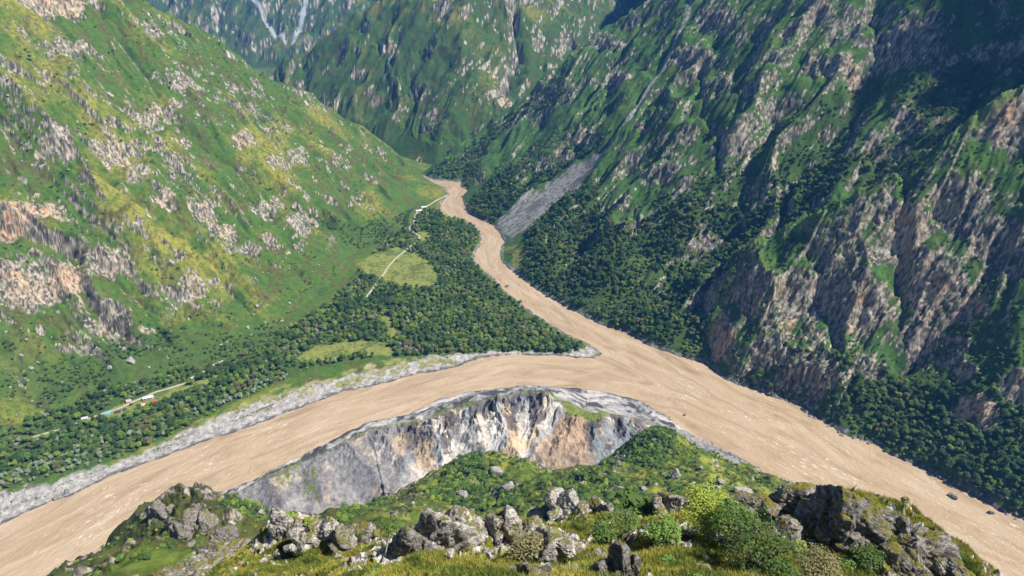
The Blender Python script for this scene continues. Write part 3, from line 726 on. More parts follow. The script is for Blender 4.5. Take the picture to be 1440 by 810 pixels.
# ------------------------------------------------------------------ river
AX_A = [G(x, y) for x, y in [(-300,960),(-60,840),(60,775),(200,700),(350,637),(480,590),(600,555),(720,523),(850,525),(960,550),(1080,610),(1200,680),(1330,745),(1480,830),(1700,960)]]
AX_B = [G(x, y) for x, y in [(600,249),(640,260),(641,275),(635,288),(645,300),(670,313),(690,330),(688,350),(690,372),(735,415),(790,450),(850,485),(920,520),(980,550)]]
def river():
    st = 4.0
    xs = np.arange(-1100, 1100, st); ys = np.arange(240, 1640, st)
    X, Y = np.meshgrid(xs, ys); X = X.astype(f32); Y = Y.astype(f32)
    D = polyd(X, Y, RIVER); keep = D > -14
    dA, sA, gA, _ = pline(X, Y, AX_A); dB, sB, gB, _ = pline(X, Y, AX_B)
    wB = sst(dA * .8 - dB, -28, 28)
    u = sB * wB + sA * (1 - wB); v = dB * gB * wB + dA * gA * (1 - wB)
    idx = np.arange(X.size).reshape(X.shape)
    F = np.stack([idx[:-1, :-1], idx[:-1, 1:], idx[1:, 1:], idx[1:, :-1]], -1).reshape(-1, 4)
    kp = (keep[:-1, :-1] & keep[:-1, 1:] & keep[1:, 1:] & keep[1:, :-1]).ravel()
    F = F[kp]; uq, inv = np.unique(F, return_inverse=True)
    V = np.stack([X.ravel()[uq], Y.ravel()[uq], 0 * uq], -1)
    me = mesh_np('river', V, inv.reshape(F.shape))
    fattr(me, 'along', u.ravel()[uq]); fattr(me, 'across', v.ravel()[uq]); fattr(me, 'depth', D.ravel()[uq])
    rough = np.maximum.reduce([np.exp(-((X.ravel()[uq] - x) ** 2 + (Y.ravel()[uq] - y) ** 2) / r ** 2) for x, y, r in
        [(*G(150,720),60),(*G(290,650),45),(*G(380,610),45),(*G(1150,660),70),(*G(1350,770),70),(*G(960,540),60),(*G(1050,590),50),(*G(760,420),25)]])
    fattr(me, 'rapid', rough)
    m, nt, b, N = nmat('silty_brown_water'); L = nt.links.new
    A = lambda n: N('ShaderNodeAttribute', attribute_name=n).outputs['Fac']
    cx = N('ShaderNodeCombineXYZ'); L(A('along'), cx.inputs[0]); L(A('across'), cx.inputs[1])
    def noise(sx, sy, sc, det, dist=0.0):
        mp = N('ShaderNodeMapping'); mp.inputs['Scale'].default_value = (sx, sy, 1); L(cx.outputs[0], mp.inputs['Vector'])
        n = N('ShaderNodeTexNoise', Scale=sc, Detail=det, Roughness=.6, Distortion=dist); L(mp.outputs[0], n.inputs['Vector']); return n.outputs['Fac']
    nb = noise(.012, .05, 1, 4, 1.5); ns = noise(.10, .32, 1, 5, 1.2); nf = noise(.05, .16, 1, 6, 2.0)
    rp = ramp(N, [(.25, (.27, .19, .112)), (.5, (.39, .287, .18)), (.75, (.48, .375, .26))]); L(nb, rp.inputs['Fac'])
    # foam: breaking crests where the current is rough
    f1 = N('ShaderNodeMath', operation='MULTIPLY_ADD'); L(A('rapid'), f1.inputs[0]); f1.inputs[1].default_value = .13; L(nf, f1.inputs[2])
    fr = N('ShaderNodeMapRange'); fr.inputs['From Min'].default_value = .66; fr.inputs['From Max'].default_value = .76; L(f1.outputs[0], fr.inputs['Value'])
    f2 = N('ShaderNodeMapRange'); f2.inputs['From Min'].default_value = .50; f2.inputs['From Max'].default_value = .64; L(ns, f2.inputs['Value'])
    fm = N('ShaderNodeMath', operation='MULTIPLY'); L(fr.outputs[0], fm.inputs[0]); L(f2.outputs[0], fm.inputs[1])
    mc = N('ShaderNodeMix', data_type='RGBA'); L(fm.outputs[0], mc.inputs['Factor']); L(rp.outputs['Color'], mc.inputs['A']); mc.inputs['B'].default_value = (.78, .70, .62, 1)
    L(mc.outputs['Result'], b.inputs['Base Color'])
    b.inputs['Roughness'].default_value = .24; b.inputs['IOR'].default_value = 1.33; b.inputs['Specular IOR Level'].default_value = .5
    nw = noise(.22, .55, 1, 4, .6)
    hs_ = N('ShaderNodeMath', operation='MULTIPLY_ADD'); L(ns, hs_.inputs[0]); hs_.inputs[1].default_value = 1.6; L(nw, hs_.inputs[2])
    bp = N('ShaderNodeBump', Strength=.75, Distance=1.1); L(hs_.outputs[0], bp.inputs['Height']); L(bp.outputs[0], b.inputs['Normal'])
    setp(link('river', me, m), kind='structure')
river()

# ------------------------------------------------------------------ sky, sun, air, camera
SUN_EL, SUN_AZ = R(53), R(99)               # azimuth measured from the view direction (north) to the right (east)
w = bpy.data.worlds.new('World'); scene.world = w; w.use_nodes = True
nt = w.node_tree; bg = nt.nodes['Background']
sky = nt.nodes.new('ShaderNodeTexSky'); sky.sky_type = 'NISHITA'; sky.sun_disc = False
sky.sun_elevation = SUN_EL; sky.sun_rotation = SUN_AZ; sky.altitude = 2000
nt.links.new(sky.outputs[0], bg.inputs[0]); bg.inputs[1].default_value = .05
sl = bpy.data.lights.new('sun', 'SUN'); sl.energy = 5.0; sl.angle = R(.6); sl.color = (1, .95, .87)
so = bpy.data.objects.new('sun', sl); COL.objects.link(so)
sd = Vector((math.sin(SUN_AZ) * math.cos(SUN_EL), math.cos(SUN_AZ) * math.cos(SUN_EL), math.sin(SUN_EL)))
so.rotation_euler = sd.to_track_quat('Z', 'Y').to_euler(); so.location = (300, 300, 900)
def shade_cloud(target, zc, rx, ry, seed):
    """unseen blocker, added high out of view to shade the right mountain"""
    rg = np.random.default_rng(seed); k = (zc - target[2]) / sd.z; c = Vector(target) + sd * k
    bm = bmesh.new()
    for i in range(26):
        a = rg.uniform(0, 6.28); q = math.sqrt(rg.uniform(0, 1)); r = rg.uniform(.26, .46) * min(rx, ry) * (1.25 - .6 * q)
        bmesh.ops.create_icosphere(bm, subdivisions=3, radius=r, matrix=Matrix.Translation((c.x + rx * q * math.cos(a), c.y + ry * q * math.sin(a), c.z + r * .45 * rg.uniform(.6, 1.4))) @ Matrix.Diagonal((1, 1, .6, 1)))
    V = np.array([v.co[:] for v in bm.verts]); nrm = np.array([v.normal[:] for v in bm.verts])
    V += nrm * (fbm(V[:, 0] / 60 + V[:, 2] / 45, V[:, 1] / 60, 4, seed) * 22)[:, None]
    for v, p in zip(bm.verts, V): v.co = p
    for f in bm.faces: f.smooth = True
    me = bpy.data.meshes.new('shade_cloud'); bm.to_mesh(me); bm.free()
    m = bpy.data.materials.get('shade_cloud_white')
    if m is None:
        m, nt_, b_, N_ = nmat('shade_cloud_white'); b_.inputs['Base Color'].default_value = (.9, .9, .9, 1); b_.inputs['Roughness'].default_value = 1
    setp(link('shade_cloud', me, m), kind='structure')
shade_cloud((840, 1085, 420), 1500, 190, 180, 3)  # out of view; added to throw shade on the upper right slopes
cam = bpy.data.cameras.new('camera'); co = bpy.data.objects.new('camera', cam); COL.objects.link(co)
co.location = (0, 0, CZ); co.rotation_euler = (R(90) - PITCH, 0, 0)
cam.sensor_width = 36; cam.lens = 36 * FOC / 1440; cam.clip_start = .5; cam.clip_end = 20000
scene.camera = co
scene.view_settings.view_transform = 'Standard'; scene.view_settings.look = 'None'; scene.view_settings.gamma = 1
scene.view_settings.exposure = 1.08
scene.render.engine = 'CYCLES'
scene.cycles.max_bounces = 5; scene.cycles.diffuse_bounces = 2; scene.cycles.glossy_bounces = 2; scene.cycles.transparent_max_bounces = 4
# ------------------------------------------------------------------ leaves and wood
def leaf_mat(name, c1, c2, trans=.38):
    m, nt, b, N = nmat(name); L = nt.links.new
    oi = N('ShaderNodeObjectInfo'); geo = N('ShaderNodeNewGeometry')
    ns = N('ShaderNodeTexNoise', Scale=.9, Detail=3.0); L(geo.outputs['Position'], ns.inputs['Vector'])
    ad = N('ShaderNodeMath', operation='MULTIPLY_ADD'); L(oi.outputs['Random'], ad.inputs[0]); ad.inputs[1].default_value = .75
    ad2 = N('ShaderNodeMath', operation='MULTIPLY_ADD'); L(ns.outputs['Fac'], ad2.inputs[0]); ad2.inputs[1].default_value = .5; ad2.inputs[2].default_value = -.12
    L(ad2.outputs[0], ad.inputs[2])
    rp = ramp(N, [(.05, c1), (.95, c2)]); L(ad.outputs[0], rp.inputs['Fac'])
    L(rp.outputs['Color'], b.inputs['Base Color']); b.inputs['Roughness'].default_value = .7; b.inputs['Specular IOR Level'].default_value = .25
    if trans:
        t = N('ShaderNodeBsdfTranslucent'); L(rp.outputs['Color'], t.inputs['Color'])
        mx = N('ShaderNodeMixShader'); mx.inputs[0].default_value = trans
        L(b.outputs[0], mx.inputs[1]); L(t.outputs[0], mx.inputs[2]); L(mx.outputs[0], nt.nodes['Material Output'].inputs['Surface'])
    return m
LEAF = [leaf_mat('leaves_dark', (.066,.120,.028), (.145,.225,.055)), leaf_mat('leaves_green', (.10,.19,.036), (.205,.315,.066)),
        leaf_mat('leaves_bright', (.20,.30,.04), (.35,.42,.065)), leaf_mat('leaves_silvery', (.26,.33,.21), (.40,.45,.31)),
        leaf_mat('leaves_olive', (.16,.15,.068), (.27,.25,.115)), leaf_mat('leaves_deep', (.042,.098,.028), (.098,.180,.048))]
def bark_mat():
    m, nt, b, N = nmat('bark'); L = nt.links.new
    ns = N('ShaderNodeTexNoise', Scale=6.0, Detail=5.0); rp = ramp(N, [(.3, (.05,.038,.028)), (.7, (.16,.13,.10))])
    L(ns.outputs['Fac'], rp.inputs['Fac']); L(rp.outputs['Color'], b.inputs['Base Color']); b.inputs['Roughness'].default_value = .9
    return m
BARK = bark_mat()

def crown_np(rng, n, rad, h0, h1, nl=7, leaf=.7, open_=.0):
    """leaf sprays spread through several lobes: quads"""
    ang = rng.uniform(0, 2 * np.pi, nl); rr = rad * .55 * np.sqrt(rng.uniform(.05, 1, nl)); hz = rng.uniform(0, 1, nl)
    c = np.stack([rr * np.cos(ang), rr * np.sin(ang), h0 + (h1 - h0) * (.30 + .42 * hz)], 1)
    s = np.stack([rad * rng.uniform(.42, .66, nl)] * 2 + [(h1 - h0) * rng.uniform(.22, .36, nl)], 1)
    k = rng.integers(0, nl, n)
    d = rng.normal(size=(n, 3)); d /= np.linalg.norm(d, axis=1)[:, None]
    d[:, 2] = np.where(rng.uniform(size=n) < .6, np.abs(d[:, 2]), d[:, 2])
    p = c[k] + d * s[k] * (rng.uniform(.35, 1.0, n) ** .45)[:, None]
    p[:, 2] = np.maximum(p[:, 2], h0 * .6)
    nrm = d * .7 + rng.normal(size=(n, 3)) * .5 + [0, 0, .8]; nrm /= np.linalg.norm(nrm, axis=1)[:, None]
    a = np.cross(nrm, rng.normal(size=(n, 3))); a /= np.linalg.norm(a, axis=1)[:, None]; b = np.cross(nrm, a)
    l = leaf * rng.uniform(.6, 1.35, n)[:, None]
    w_ = l * rng.uniform(.5, .9, n)[:, None]
    V = np.stack([p - a * l * .5, p + b * w_ * .5 + nrm * l * .12, p + a * l * .5, p - b * w_ * .5 + nrm * l * .12], 1).reshape(-1, 3)
    return V, np.arange(4 * n).reshape(n, 4)
def tube_np(P, r, seg=6):
    P = np.asarray(P, float); V = []; F = []
    for i, p in enumerate(P):
        t = P[min(i + 1, len(P) - 1)] - P[max(i - 1, 0)]; t /= np.linalg.norm(t) + 1e-9
        a = np.cross(t, [.31, .77, .55]); a /= np.linalg.norm(a); b = np.cross(t, a)
        for j in range(seg):
            q = 2 * np.pi * j / seg; V.append(p + r[i] * (a * math.cos(q) + b * math.sin(q)))
    for i in range(len(P) - 1):
        for j in range(seg):
            F.append([i * seg + j, i * seg + (j + 1) % seg, (i + 1) * seg + (j + 1) % seg, (i + 1) * seg + j])
    return np.array(V), np.array(F)
def cat_np(parts):
    V = []; F = []; o = 0
    for v, f in parts: V.append(v); F.append(f + o); o += len(v)
    return np.concatenate(V), np.concatenate(F)
def trunk_np(rng, h, rad, r0=.28, limbs=5, seg=6):
    top = h * .78; b = rng.normal(size=2) * .35
    P = [(0,0,-.8), (b[0] * .2, b[1] * .2, h * .2), (b[0] * .6, b[1] * .6, h * .45), (b[0], b[1], top)]
    parts = [tube_np(P, [r0 * 1.3, r0, r0 * .7, r0 * .22], seg)]
    for i in range(limbs):
        q = 2 * np.pi * (i + rng.uniform(0, .6)) / limbs; z0 = h * rng.uniform(.25, .5); L_ = rad * rng.uniform(.5, .8)
        parts.append(tube_np([(b[0] * .4, b[1] * .4, z0), (L_ * .5 * math.cos(q), L_ * .5 * math.sin(q), z0 + h * .12), (L_ * math.cos(q), L_ * math.sin(q), z0 + h * rng.uniform(.2, .34))], [r0 * .5, r0 * .34, r0 * .12], 5))
    return cat_np(parts)

TPL = bpy.data.collections.new('vegetation_forms')          # forms repeated by the woods; not placed in the scene itself
def two_mat_mesh(name, crown, trunk, lm):
    V, F = cat_np([crown, trunk]); me = mesh_np(name, V, F)
    me.materials.append(lm); me.materials.append(BARK)
    mi = np.zeros(len(F), np.int32); mi[len(crown[1]):] = 1; me.polygons.foreach_set('material_index', mi)
    return me
TREE_CR, TREE_TR = [], []                   # meshes for single trees
rt = np.random.default_rng(31)
for i, (lm, rad, h) in enumerate([(0,3.6,8.2),(0,3.0,7.4),(1,3.7,7.6),(1,3.1,8.6),(2,3.2,7.0),(3,3.2,6.2),(3,2.7,5.4),(4,3.2,7.0),(5,3.8,8.6),(5,3.1,7.6)]):
    cr = crown_np(rt, 340, rad, h * .2, h, rt.integers(5, 9), 1.05); tr = trunk_np(rt, h, rad, .26, 4, 5)
    me = mesh_np('crown', *cr); me.materials.append(LEAF[lm]); TREE_CR.append(me)
    me = mesh_np('trunk', *tr); me.materials.append(BARK); TREE_TR.append(me)
    o = bpy.data.objects.new('form_%02d' % i, two_mat_mesh('tree_form', cr, tr, LEAF[lm])); TPL.objects.link(o)
TREE_LM = [0,0,1,1,2,3,3,4,5,5]
SHR = bpy.data.collections.new('shrub_forms')
SHRUB_CR, SHRUB_ST = [], []
for i, (lm, rad, h) in enumerate([(0,1.5,2.0),(1,1.6,2.1),(2,1.4,1.7),(4,1.4,1.6),(5,1.6,2.2),(1,1.2,1.6)]):
    cr = crown_np(rt, 220, rad, .05, h, 5, .55); tr = trunk_np(rt, h, rad, .09, 5, 4)
    me = mesh_np('foliage', *cr); me.materials.append(LEAF[lm]); SHRUB_CR.append(me)
    me = mesh_np('stems', *tr); me.materials.append(BARK); SHRUB_ST.append(me)
    o = bpy.data.objects.new('shrub_form_%02d' % i, two_mat_mesh('shrub_form', cr, tr, LEAF[lm])); SHR.objects.link(o)

def scatter_obj(name, P, rot, scl, kind, coll, tilt=None):
    """one object whose geometry nodes set a form on every point"""
    me = bpy.data.meshes.new(name); me.vertices.add(len(P)); me.vertices.foreach_set('co', np.ascontiguousarray(P, f32).ravel()); me.update()
    fattr(me, 'turn', rot); fattr(me, 'size', scl)
    at = me.attributes.new('form', 'INT', 'POINT'); at.data.foreach_set('value', np.ascontiguousarray(kind, np.int32))
    o = link(name, me)
    ng = bpy.data.node_groups.new(name + '_scatter', 'GeometryNodeTree')
    ng.interface.new_socket('Geometry', in_out='INPUT', socket_type='NodeSocketGeometry'); ng.interface.new_socket('Geometry', in_out='OUTPUT', socket_type='NodeSocketGeometry')
    N = ng.nodes.new; L = ng.links.new
    gi, go = N('NodeGroupInput'), N('NodeGroupOutput')
    ip = N('GeometryNodeInstanceOnPoints'); ci = N('GeometryNodeCollectionInfo'); ci.inputs['Collection'].default_value = coll
    ci.inputs['Separate Children'].default_value = True; ci.inputs['Reset Children'].default_value = True
    def at_(n, t):
        a = N('GeometryNodeInputNamedAttribute'); a.data_type = t; a.inputs['Name'].default_value = n; return a.outputs['Attribute']
    mp = N('GeometryNodeMeshToPoints'); L(gi.outputs[0], mp.inputs[0])
    L(mp.outputs[0], ip.inputs['Points']); L(ci.outputs[0], ip.inputs['Instance']); ip.inputs['Pick Instance'].default_value = True
    L(at_('form', 'INT'), ip.inputs['Instance Index'])
    cx = N('ShaderNodeCombineXYZ'); L(at_('turn', 'FLOAT'), cx.inputs[2]); L(cx.outputs[0], ip.inputs['Rotation'])
    L(at_('size', 'FLOAT'), ip.inputs['Scale']); L(ip.outputs[0], go.inputs[0])
    md = o.modifiers.new('scatter', 'NODES'); md.node_group = ng
    return o

# ------------------------------------------------------------------ where the trees stand
def jitter(P, step, rng):
    P = np.asarray(P); x0, y0 = P.min(0); x1, y1 = P.max(0)
    xs, ys = np.meshgrid(np.arange(x0, x1, step), np.arange(y0, y1, step))
    X = (xs + rng.uniform(-.48, .48, xs.shape) * step).ravel(); Y = (ys + rng.uniform(-.48, .48, xs.shape) * step).ravel()
    k = inpoly(X, Y, P); return X[k], Y[k]
def ok_ground(X, Y, rockmax=.35):
    m = (land(X, Y, rmask) < rockmax) & (land(X, Y, LIR) < -4.5) & (land(X, Y, np.maximum.reduce([scree, chute, scar])) < .3)
    for r in ROADW: m &= pline(np.asarray(X, f32), np.asarray(Y, f32), r)[0] > 5.0
    return m
TX, TY, TS, TK = [], [], [], []
for zi, P in enumerate(FOREST):
    step = [6.9, 6.8, 6.5, 8.0, 6.0, 9][zi]
    X, Y = jitter(P, step, RNG)
    d = fbm(X / 60, Y / 60, 3, 301); m = ok_ground(X, Y, .45) & (land(X, Y, mead) < .35) & (land(X, Y, grav) < .45) & (d > [-.62, -.5, -.5, -.6, -.6, -.45][zi])
    if zi == 0: m &= (land(X, Y, grassbank) < .45)
    if zi == 4: m &= np.hypot(X, Y) > 380
    X, Y = X[m], Y[m]; d = d[m]
    s = (.78 + .62 * RNG.uniform(size=len(X)) ** 1.5 + .2 * d) * [1.0, .95, .95, 1.0, .95, .9][zi]
    t = fbm(X / 45, Y / 45, 3, 303) + RNG.normal(size=len(X)) * .42
    if zi == 0:
        pale = np.exp(-land(X, Y, LD) * 0) * sst(-land(X, Y, LIR), 95, 40) * (fbm(X / 90, Y / 90, 2, 307) > .0) * (Y < 720)
        k = np.where(t < -.50, RNG.integers(8, 10, len(X)), np.where(t < -.12, RNG.integers(0, 2, len(X)), np.where(t < .30, RNG.integers(2, 4, len(X)), np.where(t < .48, 4, np.where(t < .68, RNG.integers(5, 7, len(X)), 7)))))
        k = np.where((pale > .4) & (RNG.uniform(size=len(X)) < .75), RNG.integers(5, 7, len(X)), k)
        s = np.where((k >= 5) & (k <= 6), s * .85, s)
    else:
        k = np.where(t < -.15, RNG.integers(8, 10, len(X)), np.where(t < .25, RNG.integers(0, 2, len(X)), np.where(t < .75, RNG.integers(2, 4, len(X)), np.where(t < .82, 4, 7))))
    TX.append(X); TY.append(Y); TS.append(s); TK.append(k)
TX, TY, TS, TK = [np.concatenate(a) for a in (TX, TY, TS, TK)]
TZ = land(TX, TY)
TR = RNG.uniform(0, 6.28, len(TX))
px, py = proj(TX, TY, TZ); dist = np.sqrt(TX ** 2 + TY ** 2 + (TZ - CZ) ** 2)
inv = (px > 4) & (px < 1436) & (py > 4) & (py < 806)
def visible(X, Y, Z):
    """is the sight line from the camera free of land?"""
    ok = np.ones(len(X), bool)
    for f in np.linspace(.30, .985, 60):
        ok &= land(X * f, Y * f) < CZ + (Z - CZ) * f + .3
    return ok
vis = inv.copy(); q = np.nonzero(inv)[0]; vis[q] = visible(TX[q], TY[q], TZ[q] + 4)
order = np.argsort(np.where(vis, dist / TS, 1e9)); single = order[:300]
rest = np.ones(len(TX), bool); rest[single] = False
setp(scatter_obj('forest', np.stack([TX, TY, TZ], 1)[rest], TR[rest], TS[rest], TK[rest], TPL), kind='stuff')
print('TREES', len(TX), 'visible', int(vis.sum()))
TREE_WORD = {0: 'dark green', 1: 'mid green', 2: 'bright yellow-green', 3: 'pale silvery green', 4: 'brownish olive', 5: 'deep bluish green'}
def inst(name, meshes, loc, rz, sc, label, cat, group, tiltx=0, tilty=0):
    """an Empty at the thing's base with its parts as children (meshes shared)"""
    o = link(name, None); o.location = loc; o.rotation_euler = (tiltx, tilty, rz); o.scale = (sc, sc, sc) if np.isscalar(sc) else sc
    o.empty_display_size = .5
    setp(o, label, cat, group)
    for nm, me in meshes:
        c = link(nm, me); c.parent = o
    return o
for i in single:
    lw = TREE_WORD[TREE_LM[TK[i]]]
    onleft = TX[i] < 60 and land(np.array([TX[i]]), np.array([TY[i]]), LIR)[0] < 0 and TX[i] < np.interp(TY[i], [380, 700, 1000], [120, 120, -20])
    if onleft:
        road = min(math.hypot(TX[i] - x, TY[i] - y) for x, y in ROADW[1]); gr = -land(np.array([TX[i]]), np.array([TY[i]]), LIR)[0]
        where = 'beside the pale dirt track on the left bank' if road < 16 else ('at the edge of the gravel on the left bank' if gr < 60 else 'in the wood between gravel bank and left slope')
        grp = 'trees of the wood on the left bank'
    else:
        where = 'in the wood at the foot of the right cliffs'; grp = 'trees of the wood on the right bank'
    inst('tree', [('trunk', TREE_TR[TK[i]]), ('crown', TREE_CR[TK[i]])], (TX[i], TY[i], TZ[i] - .2), TR[i], float(TS[i]), f'{lw} broadleaf tree {where}', 'tree', grp)

# scrub on the open slopes and looser groves
SX, SY, SS, SK = [], [], [], []
for zi in (0, 1, 2, 4):
    X, Y = jitter(FOREST[zi], 5.2, RNG); m = ok_ground(X, Y, .5) & (land(X, Y, mead) < .3) & (land(X, Y, grav) < .3) & (fbm(X / 30, Y / 30, 3, 331) > -.35)
    SX.append(X[m]); SY.append(Y[m]); SS.append(RNG.uniform(.9, 1.9, m.sum())); SK.append(RNG.choice([0,1,2,3,5,1], m.sum()))
for P in GROVES:
    X, Y = jitter(P, 6.0, RNG); d = fbm(X / 35, Y / 35, 3, 311) + .2 * RNG.normal(size=len(X)); m = ok_ground(X, Y, .5) & (d > -.05)
    SX.append(X[m]); SY.append(Y[m]); SS.append(RNG.uniform(1.0, 2.1, m.sum())); SK.append(RNG.choice([0,1,4,5,4,0], m.sum()))
nS = 26000
az_ = RNG.uniform(R(-46), R(46), nS); r_ = np.exp(RNG.uniform(math.log(420), math.log(2300), nS)); X, Y = r_ * np.sin(az_), r_ * np.cos(az_)
d = fbm(X / 50, Y / 50, 4, 313) - 1.6 * (land(X, Y, rib) - .66) + .15 * RNG.normal(size=nS)
m = (land(X, Y, mount) > .5) & ok_ground(X, Y, .6) & (d > .12)
SX.append(X[m]); SY.append(Y[m]); SS.append(RNG.uniform(.7, 1.6, m.sum())); SK.append(RNG.choice([0,1,4,3,5,0], m.sum()))
X, Y = RNG.uniform(250, 760, 9000), RNG.uniform(420, 860, 9000); m = (land(X, Y, (LK == 5).astype(f32)) > .6) & (fbm(X / 22, Y / 22, 3, 333) > .0) & (land(X, Y, cliff) < .4)
SX.append(X[m]); SY.append(Y[m]); SS.append(RNG.uniform(.5, 1.3, m.sum())); SK.append(RNG.choice([0,1,4,0], m.sum()))
# willow scrub dotted over the gravel bank
X, Y = jitter(Z_GRAVEL, 3.2, RNG); m = (land(X, Y, LIR) < -9) & (land(X, Y, along) + .3 * RNG.normal(size=len(X)) > .42)
SX.append(X[m]); SY.append(Y[m]); SS.append(RNG.uniform(.3, .75, m.sum())); SK.append(RNG.choice([3,1,0], m.sum()))
SX, SY, SS, SK = [np.concatenate(a) for a in (SX, SY, SS, SK)]
SZ = land(SX, SY)
print('SCRUB', len(SX))
setp(scatter_obj('scrub', np.stack([SX, SY, SZ - .1], 1), RNG.uniform(0, 6.28, len(SX)), SS, SK, SHR), kind='stuff')

# bushes of the viewpoint hill
BX, BY, BS, BK = [], [], [], []
for zi, P in enumerate(THICKET):
    X, Y = jitter(P, 3.4 if zi < 2 else 3.6, RNG); m = (land(X, Y, hl) > .5) & (land(X, Y, LZ) > 9) & (land(X, Y, hrock) < .6) & (fbm(X / 14, Y / 14, 3, 317) > (-.55 if zi < 2 else -.15))
    BX.append(X[m]); BY.append(Y[m]); BS.append(RNG.uniform(1.0, 1.9, m.sum())); BK.append(RNG.choice([0,1,4,1,0,2], m.sum()))
X, Y = jitter([(-330,90),(330,90),(330,560),(-330,560)], 4.0, RNG)
d = fbm(X / 28, Y / 28, 4, 319) + .2 * RNG.normal(size=len(X)); m = (land(X, Y, hl) > .5) & (land(X, Y, LZ) > 9) & (d > .02) & (land(X, Y, isb.astype(f32)) < .3) & (land(X, Y, hrock) < .5)
BX.append(X[m]); BY.append(Y[m]); BS.append(RNG.uniform(.28, 1.15, m.sum()) * np.where(X[m] < -60, .8, 1)); BK.append(RNG.choice([0,1,2,3,4,5], m.sum()))
X, Y = jitter([(-60,22),(60,22),(110,88),(-110,88)], 2.2, RNG); d = fbm(X / 6, Y / 6, 3, 321) + .25 * RNG.normal(size=len(X)); m = (d > .30) & (land(X, Y, hl) > .5)
BX.append(X[m]); BY.append(Y[m]); BS.append(RNG.uniform(.16, .48, m.sum())); BK.append(RNG.choice([0,1,2,3,1,5], m.sum()))
BX, BY, BS, BK = [np.concatenate(a) for a in (BX, BY, BS, BK)]
BZ = land(BX, BY); BR = RNG.uniform(0, 6.28, len(BX))
px, py = proj(BX, BY, BZ); dist = np.sqrt(BX ** 2 + BY ** 2 + (BZ - CZ) ** 2)
vis = (px > 3) & (px < 1437) & (py < 806); q = np.nonzero(vis)[0]; vis[q] = visible(BX[q], BY[q], BZ[q] + 1.5)
order = np.argsort(np.where(vis, dist / BS, 1e9)); single = order[:300]
rest = np.ones(len(BX), bool); rest[single] = False
print('BUSHES', len(BX), 'visible', int(vis.sum()))
setp(scatter_obj('undergrowth', np.stack([BX, BY, BZ - .1], 1)[rest], BR[rest], BS[rest], BK[rest], SHR), kind='stuff')
SHW = {0: 'dark green', 1: 'mid green', 2: 'bright green', 3: 'olive brown', 4: 'deep green', 5: 'small mid green'}
for i in single:
    where = 'among the rocks and grass of the near hill top' if math.hypot(BX[i], BY[i]) < 92 else 'on the dark crag at the left end of the hill' if BX[i] < -75 else ('in the thicket below the pale eroded bowl' if BX[i] < 20 and BY[i] > 300 else ('on the grassy shoulder above the river bend' if BY[i] > 300 else 'on the steep slope below the viewpoint rocks'))
    inst('bush', [('stems', SHRUB_ST[BK[i]]), ('foliage', SHRUB_CR[BK[i]])], (BX[i], BY[i], BZ[i] - .1), BR[i], float(BS[i]), f'{SHW[BK[i]]} rounded bush {where}', 'bush', 'bushes on the hill below the viewpoint')
